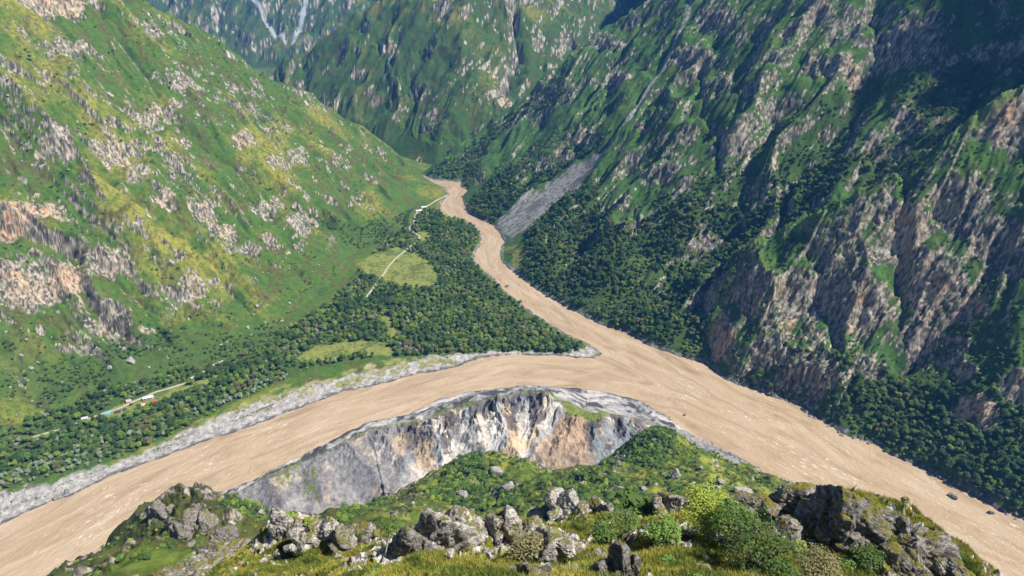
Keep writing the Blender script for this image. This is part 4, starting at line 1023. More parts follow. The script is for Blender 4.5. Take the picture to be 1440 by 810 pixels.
# ------------------------------------------------------------------ rocks
def rock_mat(name, pale, moss=.5, lichen=.35):
    m, nt, b, N = nmat(name); L = nt.links.new
    tc = N('ShaderNodeTexCoord'); geo = N('ShaderNodeNewGeometry'); oi = N('ShaderNodeObjectInfo')
    mp = N('ShaderNodeMapping'); mp.inputs['Scale'].default_value = (1, 1, 2.4); mp.inputs['Rotation'].default_value = (.5, .35, 0); L(geo.outputs['Position'], mp.inputs['Vector'])
    n1 = N('ShaderNodeTexNoise', Scale=1.1, Detail=8.0, Roughness=.68, Distortion=.6); L(mp.outputs[0], n1.inputs['Vector'])
    n2 = N('ShaderNodeTexNoise', Scale=4.5, Detail=6.0, Roughness=.7); L(mp.outputs[0], n2.inputs['Vector'])
    p = pale
    rp = ramp(N, [(.32, (.045*p,.042*p,.042*p)), (.46, (.20*p,.185*p,.17*p)), (.56, (.40*p,.375*p,.345*p)), (.72, (.62*p,.60*p,.57*p))])
    ad = N('ShaderNodeMath', operation='MULTIPLY_ADD'); L(n2.outputs['Fac'], ad.inputs[0]); ad.inputs[1].default_value = .55
    sb = N('ShaderNodeMath', operation='MULTIPLY_ADD'); L(n1.outputs['Fac'], sb.inputs[0]); sb.inputs[1].default_value = .95; sb.inputs[2].default_value = -.25; L(sb.outputs[0], ad.inputs[2])
    L(ad.outputs[0], rp.inputs['Fac'])
    # moss on what faces the sky, rusty brown lichen round it
    sx = N('ShaderNodeSeparateXYZ'); L(geo.outputs['Normal'], sx.inputs[0])
    n3 = N('ShaderNodeTexNoise', Scale=.75, Detail=6.0, Roughness=.7); L(geo.outputs['Position'], n3.inputs['Vector'])
    mm = N('ShaderNodeMath', operation='MULTIPLY_ADD'); L(sx.outputs[2], mm.inputs[0]); mm.inputs[1].default_value = .42; L(n3.outputs['Fac'], mm.inputs[2])
    mr = N('ShaderNodeMapRange'); mr.inputs['From Min'].default_value = 1.02 - moss * .3; mr.inputs['From Max'].default_value = 1.10 - moss * .3; L(mm.outputs[0], mr.inputs['Value'])
    lr = N('ShaderNodeMapRange'); lr.inputs['From Min'].default_value = .98 - moss * .3; lr.inputs['From Max'].default_value = 1.06 - moss * .3; lr.inputs['To Max'].default_value = lichen * 2; L(mm.outputs[0], lr.inputs['Value'])
    x1 = N('ShaderNodeMix', data_type='RGBA'); L(lr.outputs[0], x1.inputs['Factor']); L(rp.outputs['Color'], x1.inputs['A']); x1.inputs['B'].default_value = (.10, .062, .022, 1)
    mc = ramp(N, [(.35, (.075,.080,.012)), (.65, (.21,.20,.026))]); L(n2.outputs['Fac'], mc.inputs['Fac'])
    x2 = N('ShaderNodeMix', data_type='RGBA'); L(mr.outputs[0], x2.inputs['Factor']); L(x1.outputs['Result'], x2.inputs['A']); L(mc.outputs['Color'], x2.inputs['B'])
    L(x2.outputs['Result'], b.inputs['Base Color']); b.inputs['Roughness'].default_value = .92; b.inputs['Specular IOR Level'].default_value = .2
    bp = N('ShaderNodeBump', Strength=1.0, Distance=.30); L(ad.outputs[0], bp.inputs['Height']); L(bp.outputs[0], b.inputs['Normal'])
    return m
ROCK_PALE = rock_mat('lichened_pale_rock', 1.15, .62); ROCK_GREY = rock_mat('mossy_grey_rock', .8, .66); ROCK_DARK = rock_mat('dark_rock', .6, .55); ROCK_BARE = rock_mat('bare_boulder', 1.0, -.6, 0)
ROCK_BANK = rock_mat('river_boulder', .6, -.8, 0)

def ico(n):
    bm = bmesh.new(); bmesh.ops.create_icosphere(bm, subdivisions=n, radius=1)
    V = np.array([v.co[:] for v in bm.verts]); F = np.array([[v.index for v in f.verts] for f in bm.faces]); bm.free()
    return V, F
ICO = {n: ico(n) for n in (3, 4, 5)}
def rock_np(seed, dims, n=6, planes=14, rough=.10, dip=(.55, .25)):
    """angular block: cut by planes, chipped and cracked"""
    rg = np.random.default_rng(seed); D, F = ICO[n]
    nn = rg.normal(size=(planes, 3)); nn /= np.linalg.norm(nn, axis=1)[:, None]
    hh = rg.uniform(.52, .95, planes)
    c = D @ nn.T; r = np.where(c > .05, hh / np.maximum(c, .05), 9).min(1); r = np.minimum(r, 1.3)
    P = D * r[:, None]
    Q = P * list(dims); sc = float(np.mean(dims)); k = 1.0 / sc
    o = seed * 3.7
    warp = fbm(P[:, 0] * 1.3 + o, P[:, 1] * 1.3 + P[:, 2] * .9, 3, seed % 61) * .4
    crk = np.abs(fbm(P[:, 0] * 2.2 + o + warp, P[:, 2] * 1.5 + P[:, 1] * 1.7, 3, seed % 97, .55))
    crk2 = np.abs(fbm(P[:, 1] * 3.1 - o, P[:, 2] * 2.6 + P[:, 0] * 1.1 + warp, 3, seed % 89 + 5, .55))
    off = -np.exp(-(crk / .07) ** 2) * rough * .9 - np.exp(-(crk2 / .06) ** 2) * rough * .6 + fbm(P[:, 0] * 5 + o, P[:, 2] * 5 + P[:, 1] * 4, 4, seed % 71, .6) * rough * .55
    return Q + D * (off * sc)[:, None], F
def crag_np(seed, w_, d_, h_, lean, blocks=7, n=5):
    """an outcrop: tilted slabs of one bedding, stepped along a ridge and sunk in the ground"""
    rg = np.random.default_rng(seed); parts = []
    for i in range(blocks):
        if i == 0: f, hh, ww, dd = -lean * .35, h_ * .95, w_ * .62, d_
        elif i < 3: f, hh, ww, dd = (-.55, .55)[i - 1] + rg.uniform(-.1, .1), h_ * rg.uniform(.5, .72), w_ * rg.uniform(.36, .5), d_ * rg.uniform(.7, .95)
        else:
            f = rg.uniform(-.95, .95); hh = h_ * rg.uniform(.22, .42); ww = w_ * rg.uniform(.16, .3); dd = ww * rg.uniform(.7, 1.2)
        V, F = rock_np(seed * 13 + i, (ww, dd, hh), n, rg.integers(10, 15), .12)
        a = lean * .30 + rg.normal() * .10; b = rg.normal() * .15; c = rg.normal() * .35
        M = np.array((Matrix.Rotation(c, 3, 'Z') @ Matrix.Rotation(a, 3, 'Y') @ Matrix.Rotation(b, 3, 'X')))
        y = rg.normal() * d_ * .12 if i < 3 else -d_ * rg.uniform(.2, .95)
        V = V @ M.T + [f * w_ * .8, y, hh * (.02 if i < 3 else -.1) - max(lean, 0) * 0 * h_]
        V[:, 2] -= lean * .35 * V[:, 0]
        parts.append((V, F))
    return cat_np(parts)
def surf(px, py): return seen(px, py)
FG = 'rock outcrops on the viewpoint hill'
def outcrop(px, py, wpx, hpx, mat, label, seed, depth=.8, lean=0.0, roll=0.0, sink=.30, name='rock_outcrop', n=6, planes=15, rough=.10, group=FG, cat='rock'):
    p = surf(px, py); d = p.y * CP - (p.z - CZ) * SP
    if name != 'boulder': wpx, hpx = wpx * 1.3, hpx * 1.25
    w_, h_ = wpx * d / FOC * .5, hpx * d / FOC * .62
    if name == 'boulder': V, F = rock_np(seed, (w_, w_ * depth, h_), n, planes, rough); lift = h_ * .3
    else: V, F = crag_np(seed, w_, w_ * depth * .6, h_ * .95, lean, 4 + int(wpx / 16)); lift = 0
    me = mesh_np(name, V, F, smooth=True); o = link(name, me, mat)
    o.location = (p.x, p.y + w_ * depth * .2, p.z + lift); o.rotation_euler = (roll, 0, math.atan2(-p.x, p.y) * .5)
    return setp(o, label, cat, group)
# x, y (foot), width, height in the photograph, then what it is
outcrop(632,772,120,92,ROCK_PALE,'large pale grey lichened rock with a pointed top left of the bare soil patch',101,.7,.35,-.1,.28)
outcrop(582,778,56,62,ROCK_DARK,'dark mossy rock face leaning against the left side of the large pale pointed rock',102,.8,.2,0,.3)
outcrop(722,752,66,58,ROCK_PALE,'pale rock knob with yellow moss at the upper end of the long broken ridge',103,.8,.3,0,.32)
outcrop(772,776,74,52,ROCK_PALE,'middle block of the long pale broken ridge right of the soil patch',104,.7,.5,0,.34)
outcrop(800,782,48,50,ROCK_PALE,'lower steep end of the long pale broken ridge right of the soil patch',105,.7,.65,0,.32)
outcrop(805,722,66,50,ROCK_PALE,'sharp pale rock fin with brown mossy underside above the long broken ridge',106,.7,.45,0,.3)
outcrop(768,728,44,34,ROCK_GREY,'brown and grey rock with a bright yellow moss cap left of the sharp pale fin',107,.8,.2,0,.35)
outcrop(842,724,44,30,ROCK_PALE,'low pale rock slab trailing off to the right of the sharp pale fin',108,.7,.5,0,.35)
outcrop(945,716,50,38,ROCK_PALE,'rounded pale rock with a dark seam behind the yellow-green bush',109,.8,.2,0,.34)
outcrop(925,724,34,28,ROCK_GREY,'small grey rock leaning on the left of the rounded pale rock',110,.8,-.2,0,.35)
outcrop(1072,716,84,32,ROCK_GREY,'flat dark layered rock slab on the hill edge beside the river',111,.6,-.12,0,.35)
outcrop(1130,712,84,34,ROCK_GREY,'long layered grey slab with mossy top rising towards the dark crag',112,.6,-.15,0,.36)
outcrop(1188,748,112,96,ROCK_DARK,'big dark angular crag with a sheer face at the right edge of the hill',113,.7,.25,.1,.30)
outcrop(1250,752,90,58,ROCK_DARK,'dark sloping shoulder of rock running down right from the big dark crag',114,.6,.55,0,.32)
outcrop(1312,788,100,56,ROCK_GREY,'long grey rock rib falling towards the brown river at bottom right',115,.55,.5,0,.34)
outcrop(1262,800,70,44,ROCK_DARK,'black broken rock among grass below the long grey rib',116,.8,.3,0,.36)
outcrop(1128,752,70,36,ROCK_GREY,'low grey rock with pale patches in front of the layered slab',117,.8,.1,0,.4)
outcrop(872,812,54,58,ROCK_DARK,'dark upright rock with a white lichen blotch at the bottom edge, right of centre',118,.8,.1,0,.3)
outcrop(745,816,64,38,ROCK_DARK,'low black rock at the bottom edge below the bare soil patch',119,.8,.2,0,.35)
outcrop(836,790,36,24,ROCK_DARK,'small dark rounded rock in the grass below the end of the pale ridge',120,.9,0,0,.4)
outcrop(404,748,42,56,ROCK_PALE,'white upright rock on the mossy knoll at the left of the hill top',121,.7,.25,0,.3)
outcrop(428,764,40,30,ROCK_PALE,'pale cracked rock just below the white upright rock',122,.8,.3,0,.36)
outcrop(458,762,52,54,ROCK_PALE,'pale rock with a dark cleft, upper end of the ridge right of the mossy knoll',123,.7,.4,0,.32)
outcrop(492,772,58,44,ROCK_GREY,'grey broken ridge end sloping down right of the pale cleft rock',124,.65,.5,0,.34)
outcrop(262,812,110,44,ROCK_GREY,'wide rough grey rock wall at the bottom left below the mossy knoll',125,.6,-.2,0,.34)
outcrop(318,782,80,34,ROCK_GREY,'pale grey rock strip climbing from the rough wall to the mossy knoll',126,.6,-.35,0,.38)
outcrop(390,786,30,20,ROCK_PALE,'small white rock in the moss below the white upright rock',127,.8,0,0,.4)
outcrop(508,752,40,26,ROCK_GREY,'small dark grey rock at the rim of the hill above the grey scree fan',128,.8,.2,0,.4)
outcrop(228,728,40,30,ROCK_DARK,'dark rock tooth on the dark crag nearest the left river bank',129,.8,.1,0,.35)
outcrop(272,742,60,40,ROCK_DARK,'steep dark rock face in the middle of the dark left crag',130,.7,.1,0,.36)
outcrop(312,758,44,28,ROCK_DARK,'lower dark rock face of the dark left crag above the rough wall',131,.7,.3,0,.38)
outcrop(950,672,16,14,ROCK_BARE,'round pale boulder in the middle of the grassy shoulder below the bend',132,.9,0,0,.35,'boulder',4,group='pale boulders on the grassy shoulder')
for i, (x, y, w_, lab) in enumerate([(1013,680,12,'round pale boulder on the grassy shoulder near the river edge'),(1036,694,16,'pale jagged boulder at the foot of the grassy shoulder beside the river'),(985,660,9,'small grey boulder high on the grassy shoulder'),
        (700,668,20,'pale broken rock on top of the green mound in front of the eroded bowl'),(716,690,22,'grey rock among bushes below the top of the green mound'),(650,700,16,'upright grey rock showing among the trees of the mound'),
        (1050,700,26,'pale ledge of rock just behind the flat layered slab'),(868,655,12,'grey rock at the left edge of the bushy knoll'),(905,690,12,'small pale rock among bushes on the slope left of the grassy shoulder')]):
    outcrop(x, y, w_, w_ * .8, ROCK_BARE, lab, 140 + i, .9, 0, 0, .35, 'boulder', 4, group='pale boulders on the grassy shoulder')
# loose stones lying in the near grass: one thing each
STONE = []
for i in range(5):
    V, F = rock_np(200 + i, (1, .8, .55), 4, 13, .08); STONE.append(mesh_np('stone', V, F, False)); STONE[-1].materials.append(ROCK_BARE)
BLD = []
for i in range(5):
    V, F = rock_np(230 + i, (1, .85, .8), 3, 12, .09); BLD.append(mesh_np('boulder', V, F, False)); BLD[-1].materials.append(ROCK_BARE)
BNK = []
for i in range(5):
    V, F = rock_np(260 + i, (1, .8, .7), 3, 11, .10); BNK.append(mesh_np('boulder', V, F, False)); BNK[-1].materials.append(ROCK_BANK)
def stone(px, py, wpx, label, cat='stone', group=None, meshes=STONE, name='stone', i=0, p=None):
    p = surf(px, py) if p is None else p
    d = p.y * CP - (p.z - CZ) * SP; r = wpx * d / FOC * .5
    o = link(name, meshes[i % len(meshes)]); o.location = (p.x, p.y, p.z + r * .15); o.scale = (r, r, r)
    rg = random.Random(i * 7 + 3); o.rotation_euler = (rg.uniform(-.4, .4), rg.uniform(-.4, .4), rg.uniform(0, 6.28))
    return setp(o, label, cat, group)
gN = 'stones lying in the near grass'
for i, (x, y, w_, lab) in enumerate([(612,800,13,'white flat stone in the grass below the large pale pointed rock'),(600,793,11,'grey stone beside the white flat stone below the pointed rock'),(630,803,8,'small pale stone right of the white flat stone'),
        (690,782,15,'pale stone at the right foot of the large pale pointed rock'),(618,776,14,'pale flake of rock at the left foot of the pointed rock'),(634,778,16,'pale flat block at the front foot of the pointed rock'),
        (368,776,9,'white stone in the yellow moss below the rock strip on the left knoll'),(382,777,10,'pale block next to the white stone on the left knoll'),(417,779,13,'pale slab lying under the pale cracked rock'),(440,782,8,'small white stone right of the pale slab'),
        (372,790,10,'pink-grey stone in the near grass at the left'),(482,788,8,'small white stone in the near grass left of centre'),(510,790,6,'tiny white stone in the near grass'),(348,808,9,'pale blue-grey stone at the bottom edge, left side'),
        (588,806,10,'purple-black stone at the bottom edge left of centre'),(720,800,8,'small pale stone in the grass above the low black rock'),(857,738,8,'white stone on the yellow slope right of the pale slab'),(990,790,9,'grey stone in the pale grass at the bottom right of centre'),
        (1013,776,9,'pale upright stone between the two green bushes'),(900,764,10,'pale stone under the yellow-green bush'),(930,745,9,'brownish stone left of the yellow-green bush'),(1150,720,18,'pale pinkish stone on the mossy slab beside the dark crag'),
        (1125,700,12,'small pale stone on the hill edge above the river'),(1095,740,16,'white-patched stone in front of the layered slab')]):
    stone(x, y, w_, lab, 'stone', gN, STONE, 'stone', i)
# pale boulders scattered over the meadow and the left slope
rb = np.random.default_rng(77); n = 0
for zone_, cnt, sz, lab in [([(0,420),(60,470),(150,480),(300,440),(440,400),(460,420),(330,490),(160,540),(0,600)], 64, (2.5,6.5), 'pale boulder lying on the green meadow at the foot of the left slope'),
                      ([(0,60),(120,160),(240,260),(60,260),(0,200)], 22, (2.5,5), 'pale boulder on the dark grassy shoulder of the left mountain'),
                      ([(360,330),(460,360),(440,400),(340,390)], 12, (2.5,4.5), 'pale boulder on the bright grass tongue of the left slope')]:
    xs, ys = zip(*zone_); k = 0
    while k < cnt:
        x, y = rb.uniform(min(xs), max(xs)), rb.uniform(min(ys), max(ys))
        if not inpoly(np.array([x]), np.array([y]), zone_)[0]: continue
        stone(x, y, float(sz[0] + (sz[1] - sz[0]) * rb.uniform() ** 2.2), lab, 'boulder', 'boulders on the left slope', BLD, 'boulder', n); k += 1; n += 1
for x, y, w_, lab in [(185,508,13,'largest grey boulder on the lower left meadow'),(155,517,8,'round blue-grey boulder left of the largest grey boulder on the meadow'),(44,519,8,'bright white boulder near the left end of the meadow'),(146,552,8,'flat pale boulder against the trees under the meadow'),(210,518,6,'white boulder at the right end of the lower meadow')]:
    stone(x, y, w_, lab, 'boulder', 'boulders on the left slope', BLD, 'boulder', n); n += 1
# boulders of the stony shore
def along_px(P, n_):
    P = np.asarray(P, float); l = np.r_[0, np.cumsum(np.hypot(*np.diff(P, axis=0).T))]; t = np.linspace(0, l[-1], n_)
    return np.stack([np.interp(t, l, P[:, 0]), np.interp(t, l, P[:, 1])], 1)
def shore(P, cnt, lo, hi, spread, lab, grp, seed):
    rg = np.random.default_rng(seed)
    W_ = np.array([G(x, y) for x, y in P]); Q = along_px(W_, cnt)
    T = np.gradient(Q, axis=0); T /= np.linalg.norm(T, axis=1)[:, None]
    for i in range(cnt):
        s_ = rg.uniform(-spread, spread); x, y = Q[i, 0] - T[i, 1] * s_ + rg.normal() * 2, Q[i, 1] + T[i, 0] * s_
        z = max(float(land(np.array([x]), np.array([y]))[0]), -.2); r = lo + (hi - lo) * rg.uniform() ** 2.5
        o = link('boulder', BNK[i % 5]); o.location = (x, y, z + .1 * r); o.scale = (r, r, r * rg.uniform(.7, 1.1)); o.rotation_euler = (rg.uniform(-.3, .3), rg.uniform(-.3, .3), rg.uniform(0, 6.28))
        setp(o, lab, 'boulder', grp)
shore([(1010,523),(1040,541),(1070,551),(1110,567),(1153,590),(1193,613),(1237,627),(1290,655),(1320,672),(1347,686)], 78, .8, 2.6, 3.0, 'dark boulder lining the shore under the right cliffs', 'boulders along the right shore', 5)
shore([(1330,672),(1355,684),(1385,698),(1405,712),(1440,730)], 44, 1.0, 3.6, 6.5, 'grey boulder of the broad stony shore at the right edge', 'boulders along the right shore', 6)
shore([(735,392),(763,411),(797,431),(830,448),(880,467),(960,502),(1000,516)], 28, .6, 1.9, 2.0, 'small boulder on the wooded shore above the confluence', 'boulders along the right shore', 7)
shore([(985,617),(1000,625),(1020,634),(1035,641)], 18, .8, 2.4, 4.0, 'grey boulder on the shore below the grassy shoulder', 'boulders on the shore of the hill', 8)
shore([(885,562),(905,568),(925,579),(940,590)], 14, .7, 2.0, 5.0, 'pale boulder on the dark gravel point of the river bend', 'boulders on the gravel point', 9)
for x, y, w_, lab in [(713,403,7,'dark rock standing in the narrow river above the confluence'),(95,692,10,'dark rock ledge at the water edge of the gravel bank'),(78,701,9,'dark hollow rock left of the rock ledge on the gravel bank'),(963,584,6,'dark rock in the shallows off the gravel point'),(1327,629,7,'pale blue-grey boulder among the bushes of the right bank'),(1393,722,9,'dark rock in the water off the right shore'),(1340,700,12,'flat grey boulder jutting into the river from the right shore')]:
    a = G(x, y); stone(x, y, w_, lab, 'boulder', None, BNK, 'boulder', n, Vector((*a, .2)) if x != 1327 else None); n += 1

# ------------------------------------------------------------------ tracks
def flat_mat(name, c1, c2, scale=.5, rough=.9):
    m, nt, b, N = nmat(name); L = nt.links.new
    geo = N('ShaderNodeNewGeometry'); ns = N('ShaderNodeTexNoise', Scale=scale, Detail=6.0, Roughness=.65); L(geo.outputs['Position'], ns.inputs['Vector'])
    rp = ramp(N, [(.3, c1), (.7, c2)]); L(ns.outputs['Fac'], rp.inputs['Fac']); L(rp.outputs['Color'], b.inputs['Base Color']); b.inputs['Roughness'].default_value = rough
    return m
DIRT = flat_mat('pale_dirt', (.26,.23,.15), (.42,.37,.27), .25)
for R_, wd in zip(ROADW, (2.0, 1.7)):
    Q = along_px(R_, 240); T = np.gradient(Q, axis=0); T /= np.linalg.norm(T, axis=1)[:, None]; Nn = np.stack([-T[:, 1], T[:, 0]], 1)
    rows_ = []
    for o_ in (-1.0, -.5, 0, .5, 1.0):
        wv = wd * o_ * (1 + .25 * pn(np.arange(240) / 9.0, np.zeros(240) + o_, 6))[:, None]
        p2 = Q + Nn * wv; rows_.append(np.c_[p2, np.maximum(land(p2[:, 0], p2[:, 1]), land(Q[:, 0], Q[:, 1]) - .3) + (.55 if abs(o_) < 1 else .05)])
    V = np.stack(rows_, 1).reshape(-1, 3); i_ = np.arange(240 * 5).reshape(240, 5)
    F = np.stack([i_[:-1, :-1], i_[:-1, 1:], i_[1:, 1:], i_[1:, :-1]], -1).reshape(-1, 4)
    setp(link('dirt_road', mesh_np('dirt_road', V, F), DIRT), kind='structure')

# ------------------------------------------------------------------ the small buildings and vehicles of the valley
def box_into(bm, x0, x1, y0, y1, z0, z1):
    v = [bm.verts.new(p) for p in ((x0,y0,z0),(x1,y0,z0),(x1,y1,z0),(x0,y1,z0),(x0,y0,z1),(x1,y0,z1),(x1,y1,z1),(x0,y1,z1))]
    for f in ((0,3,2,1),(4,5,6,7),(0,1,5,4),(1,2,6,5),(2,3,7,6),(3,0,4,7)): bm.faces.new([v[i] for i in f])
def bm_obj(name, fn, mat, parent=None):
    bm = bmesh.new(); fn(bm); me = bpy.data.meshes.new(name); bm.to_mesh(me); bm.free()
    return link(name, me, mat, parent)
def plain(name, c, rough=.7):
    return flat_mat(name, tuple(x * .8 for x in c), tuple(min(x * 1.15, .9) for x in c), 1.5, rough)
M_WALL, M_RED, M_BLUE, M_GREYR, M_TEAL, M_NAVY, M_PINK = plain('whitewash', (.58,.55,.50)), plain('red_roof', (.36,.08,.06)), plain('pale_blue_roof', (.50,.58,.66)), plain('grey_roof', (.45,.45,.45)), plain('teal_sheet', (.14,.38,.42)), plain('navy_sheet', (.03,.045,.10)), plain('pink_roof', (.62,.33,.28))
M_DARK = plain('dark_opening', (.03,.03,.035), .3); M_TYRE = plain('tyre_rubber', (.02,.02,.02)); M_WOOD = plain('door_wood', (.16,.09,.05))
def house(px, py, l, w_, h, rz, roofm, label, group=None, gable=1.6, ndoor=1, p=None):
    p = surf(px, py) if p is None else p
    o = link('house', None); o.location = (p.x, p.y, p.z - .2); o.rotation_euler = (0, 0, rz); setp(o, label, 'house', group)
    def walls(bm):
        box_into(bm, -l / 2, l / 2, -w_ / 2, w_ / 2, 0, h)
        for sx in (-1, 1):
            x = sx * l / 2; a = [bm.verts.new(q) for q in ((x, -w_ / 2, h), (x, w_ / 2, h), (x, 0, h + gable))]; bm.faces.new(a if sx > 0 else a[::-1])
    bm_obj('wall', walls, M_WALL, o)
    def roof(bm):
        e = .5; t = .14
        for sy in (-1, 1):
            lo = (w_ / 2 + e); zl = h - gable * e / (w_ / 2)
            q = [(-l/2-e, sy*lo, zl), (l/2+e, sy*lo, zl), (l/2+e, 0, h+gable), (-l/2-e, 0, h+gable)]
            a = [bm.verts.new((x, y, z + .03)) for x, y, z in q]; b_ = [bm.verts.new((x, y, z + .03 + t)) for x, y, z in q]
            bm.faces.new(b_ if sy < 0 else b_[::-1]); bm.faces.new(a[::-1] if sy < 0 else a)
            for i in range(4): bm.faces.new((a[i], a[(i+1)%4], b_[(i+1)%4], b_[i]))
        bmesh.ops.recalc_face_normals(bm, faces=bm.faces)
    bm_obj('roof', roof, roofm, o)
    bm_obj('door', lambda bm: box_into(bm, -.5, .5, -w_/2-.06, -w_/2-.004, 0, 2.1), M_WOOD, o)
    for x in ([-l * .3, l * .3] if l < 9 else [-l * .36, -l * .18, l * .18, l * .36]):
        bm_obj('window', lambda bm: box_into(bm, x - .55, x + .55, -w_/2-.05, -w_/2-.004, 1.0, 2.1), M_DARK, o)
    return o
def tent_shelter(px, py, l, w_, h, rz, mat, label):
    p = surf(px, py); o = link('tent', None); o.location = (p.x, p.y, p.z - .1); o.rotation_euler = (0, 0, rz); setp(o, label, 'tent')
    def cv(bm):
        A = [bm.verts.new((-l/2, y, z)) for y, z in ((-w_/2,0),(-w_/2*.8,h*.5),(0,h),(w_/2*.8,h*.5),(w_/2,0))]
        B = [bm.verts.new((l/2, y, z)) for y, z in ((-w_/2,0),(-w_/2*.8,h*.5),(0,h),(w_/2*.8,h*.5),(w_/2,0))]
        for i in range(4): bm.faces.new((A[i], B[i], B[i+1], A[i+1]))
        bm.faces.new(A); bm.faces.new(B[::-1]); bmesh.ops.recalc_face_normals(bm, faces=bm.faces)
    bm_obj('canopy', cv, mat, o)
    bm_obj('entrance', lambda bm: box_into(bm, l/2+.004, l/2+.05, -.5, .5, 0, h*.6), M_DARK, o)
def vehicle(px, py, rz, paint, label, l=4.4, w_=1.9, h=1.9, van=False):
    p = surf(px, py); o = link('parked_van' if van else 'parked_car', None); o.location = (p.x, p.y, p.z + .3); o.rotation_euler = (0, 0, rz); setp(o, label, 'van' if van else 'car')
    def bd(bm):
        prof = [(-l/2,.35),(-l/2,h*.55),(-l/2+.15,h*.98 if van else h*.6),(-l*.32,h),(l*.28 if van else l*.12,h),(l*.40 if van else l*.28,h*.62),(l/2,h*.52),(l/2,.35)]
        A = [bm.verts.new((x, -w_/2, z)) for x, z in prof]; B = [bm.verts.new((x, w_/2, z)) for x, z in prof]; n_ = len(prof)
        for i in range(n_): bm.faces.new((A[i], A[(i+1)%n_], B[(i+1)%n_], B[i]))
        bm.faces.new(A[::-1]); bm.faces.new(B); bmesh.ops.recalc_face_normals(bm, faces=bm.faces); bmesh.ops.bevel(bm, geom=list(bm.edges), offset=.06, segments=1, affect='EDGES')
    bm_obj('body', bd, paint, o)
    for sy in (-1, 1):
        bm_obj('window', lambda bm: box_into(bm, -l*.28, l*.12, sy*(w_/2+.005)-.01, sy*(w_/2+.005)+.01, h*.62, h*.9), M_DARK, o)
    for sx in (-.31, .31):
        for sy in (-1, 1):
            def wh(bm):
                bmesh.ops.create_cone(bm, cap_ends=True, segments=14, radius1=.34, radius2=.34, depth=.24, matrix=Matrix.Translation((sx*l, sy*(w_/2-.05), .34)) @ Matrix.Rotation(R(90), 4, 'X'))
            bm_obj('wheel', wh, M_TYRE, o)
rd = R(22)
gH = 'houses along the track on the left bank'
house(209,561,11,4.5,2.8,rd,M_BLUE,'long low house with a pale blue roof behind the red-roofed hut',gH,1.1)
house(218,566,5,4,2.7,rd,M_RED,'small house with a bright red roof on the track',gH)
house(201,572,7,4.5,2.7,rd,M_PINK,'white house with a faded pink roof on the near side of the track',gH)
house(182,566,4.5,4,2.6,rd,M_PINK,'small pinkish hut standing alone above the track',gH)
house(272,534,4,3.4,2.6,rd+.4,M_WALL,'tiny white hut where the track enters the trees',gH)
house(120,590,6,4,2.4,rd,M_GREYR,'low grey-roofed house half hidden in trees at the left end of the track',gH,.9)
tent_shelter(152,582,7,4.5,2.4,rd,M_TEAL,'turquoise tent on the strip of lawn beside the track')
tent_shelter(166,580,6,4.5,2.6,rd,M_NAVY,'dark navy tent next to the turquoise tent')
vehicle(176,577,rd,M_DARK,'black car parked on the lawn right of the navy tent')
vehicle(185,570,rd+.2,M_NAVY,'dark car parked close to the track under the pinkish hut',van=False)
rd2 = R(50); gC = 'houses of the compound where the track nears the far river'
house(589,298,12,6,3.2,.35,M_WALL,'long white building with a white roof at the head of the track',gC,1.5)
house(596,293,10,6,3.2,.35,M_WALL,'white-roofed building behind the long white building at the head of the track',gC,1.5)
house(593,303,8,5,3.0,.35,M_RED,'small red-roofed house in front of the white compound',gC,1.6)

# ------------------------------------------------------------------ near shrubs, grass, a dead branch
def big_shrub(px, py, wpx, hpx, lm, leaf, n_, label, seed, stems=14, openness=0, cat='shrub', name='shrub'):
    p = surf(px, py); d = p.y * CP - (p.z - CZ) * SP; rad = wpx * d / FOC * .5; h = hpx * d / FOC * .95
    rg = np.random.default_rng(seed)
    cr = crown_np(rg, n_, rad, h * .12, h, 16 if openness == 0 else 30, leaf)
    if openness:                              # thin it in clumps so stems show
        c = cr[0].reshape(-1, 4, 3).mean(1); q = fbm(c[:, 0] * 2.2 / rad, c[:, 1] * 2.2 / rad + c[:, 2] * 2, 3, seed) > -.05 * openness + .02
        v = cr[0].reshape(-1, 4, 3)[q].reshape(-1, 3); cr = (v, np.arange(len(v)).reshape(-1, 4))
    parts = []
    for i in range(stems):
        q = 2 * np.pi * i / stems + rg.uniform(-.2, .2); L_ = rad * rg.uniform(.4, .95); zt = h * rg.uniform(.55, .95)
        P = [(.06 * math.cos(q), .06 * math.sin(q), -.3), (L_ * .3 * math.cos(q), L_ * .3 * math.sin(q), zt * .45), (L_ * .7 * math.cos(q + .1), L_ * .7 * math.sin(q + .1), zt * .8), (L_ * math.cos(q + .25), L_ * math.sin(q + .25), zt)]
        parts.append(tube_np(P, [.06, .045, .03, .01], 5))
        for j in range(4):
            f = rg.uniform(.35, .9); b0 = np.array(P[1]) * (1 - f) + np.array(P[2]) * f; e = b0 + rg.normal(size=3) * [rad * .22, rad * .22, h * .10] + [0, 0, h * .12]
            parts.append(tube_np([b0, (b0 + e) / 2 + [0, 0, .05], e], [.028, .02, .007], 4))
    o = link(name, None); o.location = p; setp(o, label, cat)
    me = mesh_np('branches', *cat_np(parts)); link('branches', me, BARK, o)
    me = mesh_np('foliage', *cr); link('foliage', me, LEAF[lm], o)
big_shrub(1060,800,130,90,0,.19,4600,'large open shrub with dark bare branches and light green leaves at bottom right of centre',401,20,1)
big_shrub(990,748,86,70,2,.17,3600,'rounded yellow-green bush in front of the rounded pale rock',402,10)
big_shrub(1030,758,70,56,1,.17,2400,'mid green bush between the yellow-green bush and the open shrub',403,10)
big_shrub(738,786,54,44,4,.16,1500,'dark spiky bush beside the patch of bare soil',404,16)
big_shrub(930,762,60,40,1,.17,1700,'low green bush below the yellow-green bush, left side',405,9)
big_shrub(1140,808,80,42,4,.16,1900,'low spreading olive bush right of the large open shrub',406,12)
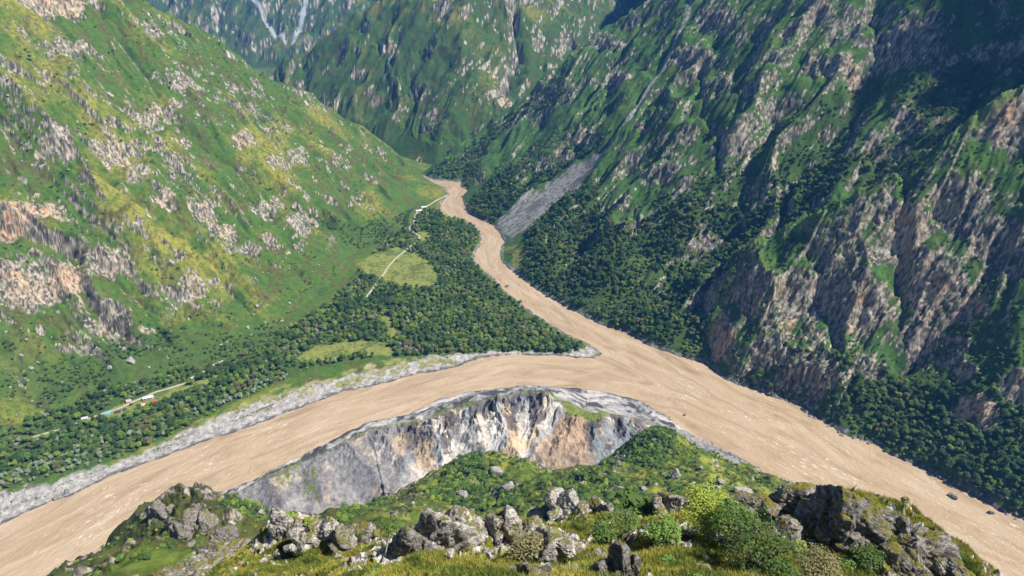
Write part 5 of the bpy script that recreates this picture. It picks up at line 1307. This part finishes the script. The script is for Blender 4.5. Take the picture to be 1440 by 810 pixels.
big_shrub(1215,792,50,30,0,.16,1300,'small leafy green bush under the black crag face',407,8)
big_shrub(848,762,50,42,1,.16,1300,'green bush in the gap right of the long broken pale ridge',408,9)
big_shrub(1340,786,30,18,0,.15,500,'small dark bush on the grey rib at the river side',409,8)
big_shrub(880,745,44,30,0,.16,900,'dark green bush under the low pale slab',410,8)
big_shrub(548,752,44,34,0,.2,800,'dark round bush in the hollow left of the large pale pointed rock',411,8)
p = surf(541,782); V, F = cat_np([tube_np([(0,0,-.2),(.2,0,.8),(.35,.1,1.6),(.6,.1,2.3)], [.07,.06,.045,.015]), tube_np([(.25,.03,1.1),(0,.1,1.6),(-.1,.1,2.0)], [.04,.03,.01]), tube_np([(.35,.1,1.6),(.6,0,1.8),(.9,0,2.2)], [.035,.025,.01])])
setp(link('dead_branch', mesh_np('dead_branch', V, F), plain('bleached_wood', (.5,.47,.42))), 'bleached bare dead branch sticking up from the grass left of the pointed rock', 'branch').location = p
a = surf(580,590); V, F = cat_np([tube_np([(-6,-1,.3),(-2,0,.5),(3,.6,.6),(7,1.6,.7)], [.35,.45,.4,.2]), tube_np([(3,.6,.6),(4.5,-1.6,.9),(5.5,-3,1.2)], [.25,.18,.06]), tube_np([(5,1,.7),(7.5,3,1.1)], [.2,.06]), tube_np([(2,.4,.6),(3,2.4,1.0)], [.2,.05])])
setp(link('driftwood', mesh_np('driftwood', V, F), M_DARK), 'dark forked driftwood trunk stranded on the grey gravel of the bend', 'driftwood').location = a

# grass on the near ground: tufts too many to count
TUF = bpy.data.collections.new('grass_forms')
def grass_mat(name, c1, c2, c3):
    m, nt, b, N = nmat(name); L = nt.links.new
    oi = N('ShaderNodeObjectInfo'); geo = N('ShaderNodeNewGeometry'); ns = N('ShaderNodeTexNoise', Scale=.35, Detail=4.0); L(geo.outputs['Position'], ns.inputs['Vector'])
    ad = N('ShaderNodeMath', operation='MULTIPLY_ADD'); L(oi.outputs['Random'], ad.inputs[0]); ad.inputs[1].default_value = .45
    s2 = N('ShaderNodeMath', operation='MULTIPLY_ADD'); L(ns.outputs['Fac'], s2.inputs[0]); s2.inputs[1].default_value = 1.6; s2.inputs[2].default_value = -.5; L(s2.outputs[0], ad.inputs[2])
    rp = ramp(N, [(.1, c1), (.5, c2), (.9, c3)]); L(ad.outputs[0], rp.inputs['Fac']); L(rp.outputs['Color'], b.inputs['Base Color']); b.inputs['Roughness'].default_value = .75
    t = N('ShaderNodeBsdfTranslucent'); L(rp.outputs['Color'], t.inputs['Color']); mx = N('ShaderNodeMixShader'); mx.inputs[0].default_value = .3
    L(b.outputs[0], mx.inputs[1]); L(t.outputs[0], mx.inputs[2]); L(mx.outputs[0], nt.nodes['Material Output'].inputs['Surface'])
    return m
GM = [grass_mat('grass_green', (.08,.14,.016), (.16,.21,.026), (.28,.28,.045)), grass_mat('grass_yellow', (.19,.20,.024), (.33,.31,.04), (.46,.40,.10)), grass_mat('grass_dark', (.05,.08,.012), (.09,.12,.016), (.16,.16,.026))]
for i in range(6):
    rg = np.random.default_rng(500 + i); nb = 46
    a_ = rg.uniform(0, 2 * np.pi, nb); ln = rg.uniform(.30, .72, nb); le = rg.uniform(.1, .5, nb); rr0 = .26 * np.sqrt(rg.uniform(size=nb)); a0 = rg.uniform(0, 6.28, nb)
    b0 = np.stack([rr0 * np.cos(a0), rr0 * np.sin(a0), -.05 + 0 * a0], 1); dr_ = np.stack([np.cos(a_), np.sin(a_), 0 * a_], 1); sd_ = np.stack([-np.sin(a_), np.cos(a_), 0 * a_], 1) * .022
    m1 = b0 + dr_ * (ln * le * .35)[:, None] + np.array([0, 0, 1]) * (ln * .6)[:, None]; tp = b0 + dr_ * (ln * le)[:, None] + np.array([0, 0, 1]) * (ln * np.sqrt(1 - le ** 2 * .6))[:, None]
    V = np.stack([b0 - sd_, b0 + sd_, m1 + sd_ * .8, m1 - sd_ * .8, m1 - sd_ * .8, m1 + sd_ * .8, tp + sd_ * .12, tp - sd_ * .12], 1).reshape(-1, 3)
    me = mesh_np('tuft', V, np.arange(8 * nb).reshape(-1, 4)); me.materials.append(GM[[0,1,0,1,2,1][i]])
    TUF.objects.link(bpy.data.objects.new('tuft_%d' % i, me))
nG = int(150000)
aa = RNG.uniform(R(-50), R(50), nG); r_ = np.sqrt(RNG.uniform(16 ** 2, 84 ** 2, nG)); X, Y = r_ * np.sin(aa), r_ * np.cos(aa)
Z = land(X, Y); px, py = proj(X, Y, Z)
m = (px > -40) & (px < 1480) & (py > 640) & (py < 850) & (land(X, Y, hl) > .5)
X, Y, Z = X[m], Y[m], Z[m]; q = visible(X, Y, Z + .5); X, Y, Z = X[q], Y[q], Z[q]
d1 = fbm(X / 5, Y / 5, 4, 195); soil = np.array(surf(702,772)); ds = np.hypot(X - soil[0], Y - soil[1])
q = (ds > 1.7 + .5 * pn(X, Y, 3)) & (land(X, Y, nrock) < .3); X, Y, Z, d1 = X[q], Y[q], Z[q], d1[q]
kd = np.where(d1 + RNG.normal(size=len(X)) * .25 > .08, RNG.choice([1,3,5], len(X)), RNG.choice([0,2,4], len(X)))
print('TUFTS', len(X))
setp(scatter_obj('grass', np.stack([X, Y, Z], 1), RNG.uniform(0, 6.28, len(X)), RNG.uniform(.42, .95, len(X)), kd, TUF), kind='stuff')

# ------------------------------------------------------------------ air
def haze():
    bm = bmesh.new(); box_into(bm, -4200, 4200, -120, 4600, -5, float(max(LZ.max(), CZ)) + 12)
    me = bpy.data.meshes.new('haze'); bm.to_mesh(me); bm.free()
    m = bpy.data.materials.new('valley_air'); m.use_nodes = True; nt = m.node_tree; nt.nodes.remove(nt.nodes['Principled BSDF'])
    v = nt.nodes.new('ShaderNodeVolumePrincipled'); v.inputs['Color'].default_value = (.08, .34, 1, 1); v.inputs['Density'].default_value = HAZE; v.inputs['Anisotropy'].default_value = .0
    nt.links.new(v.outputs[0], nt.nodes['Material Output'].inputs['Volume'])
    setp(link('haze', me, m), kind='stuff')
HAZE = .00007
haze()
scene.cycles.volume_bounces = 0
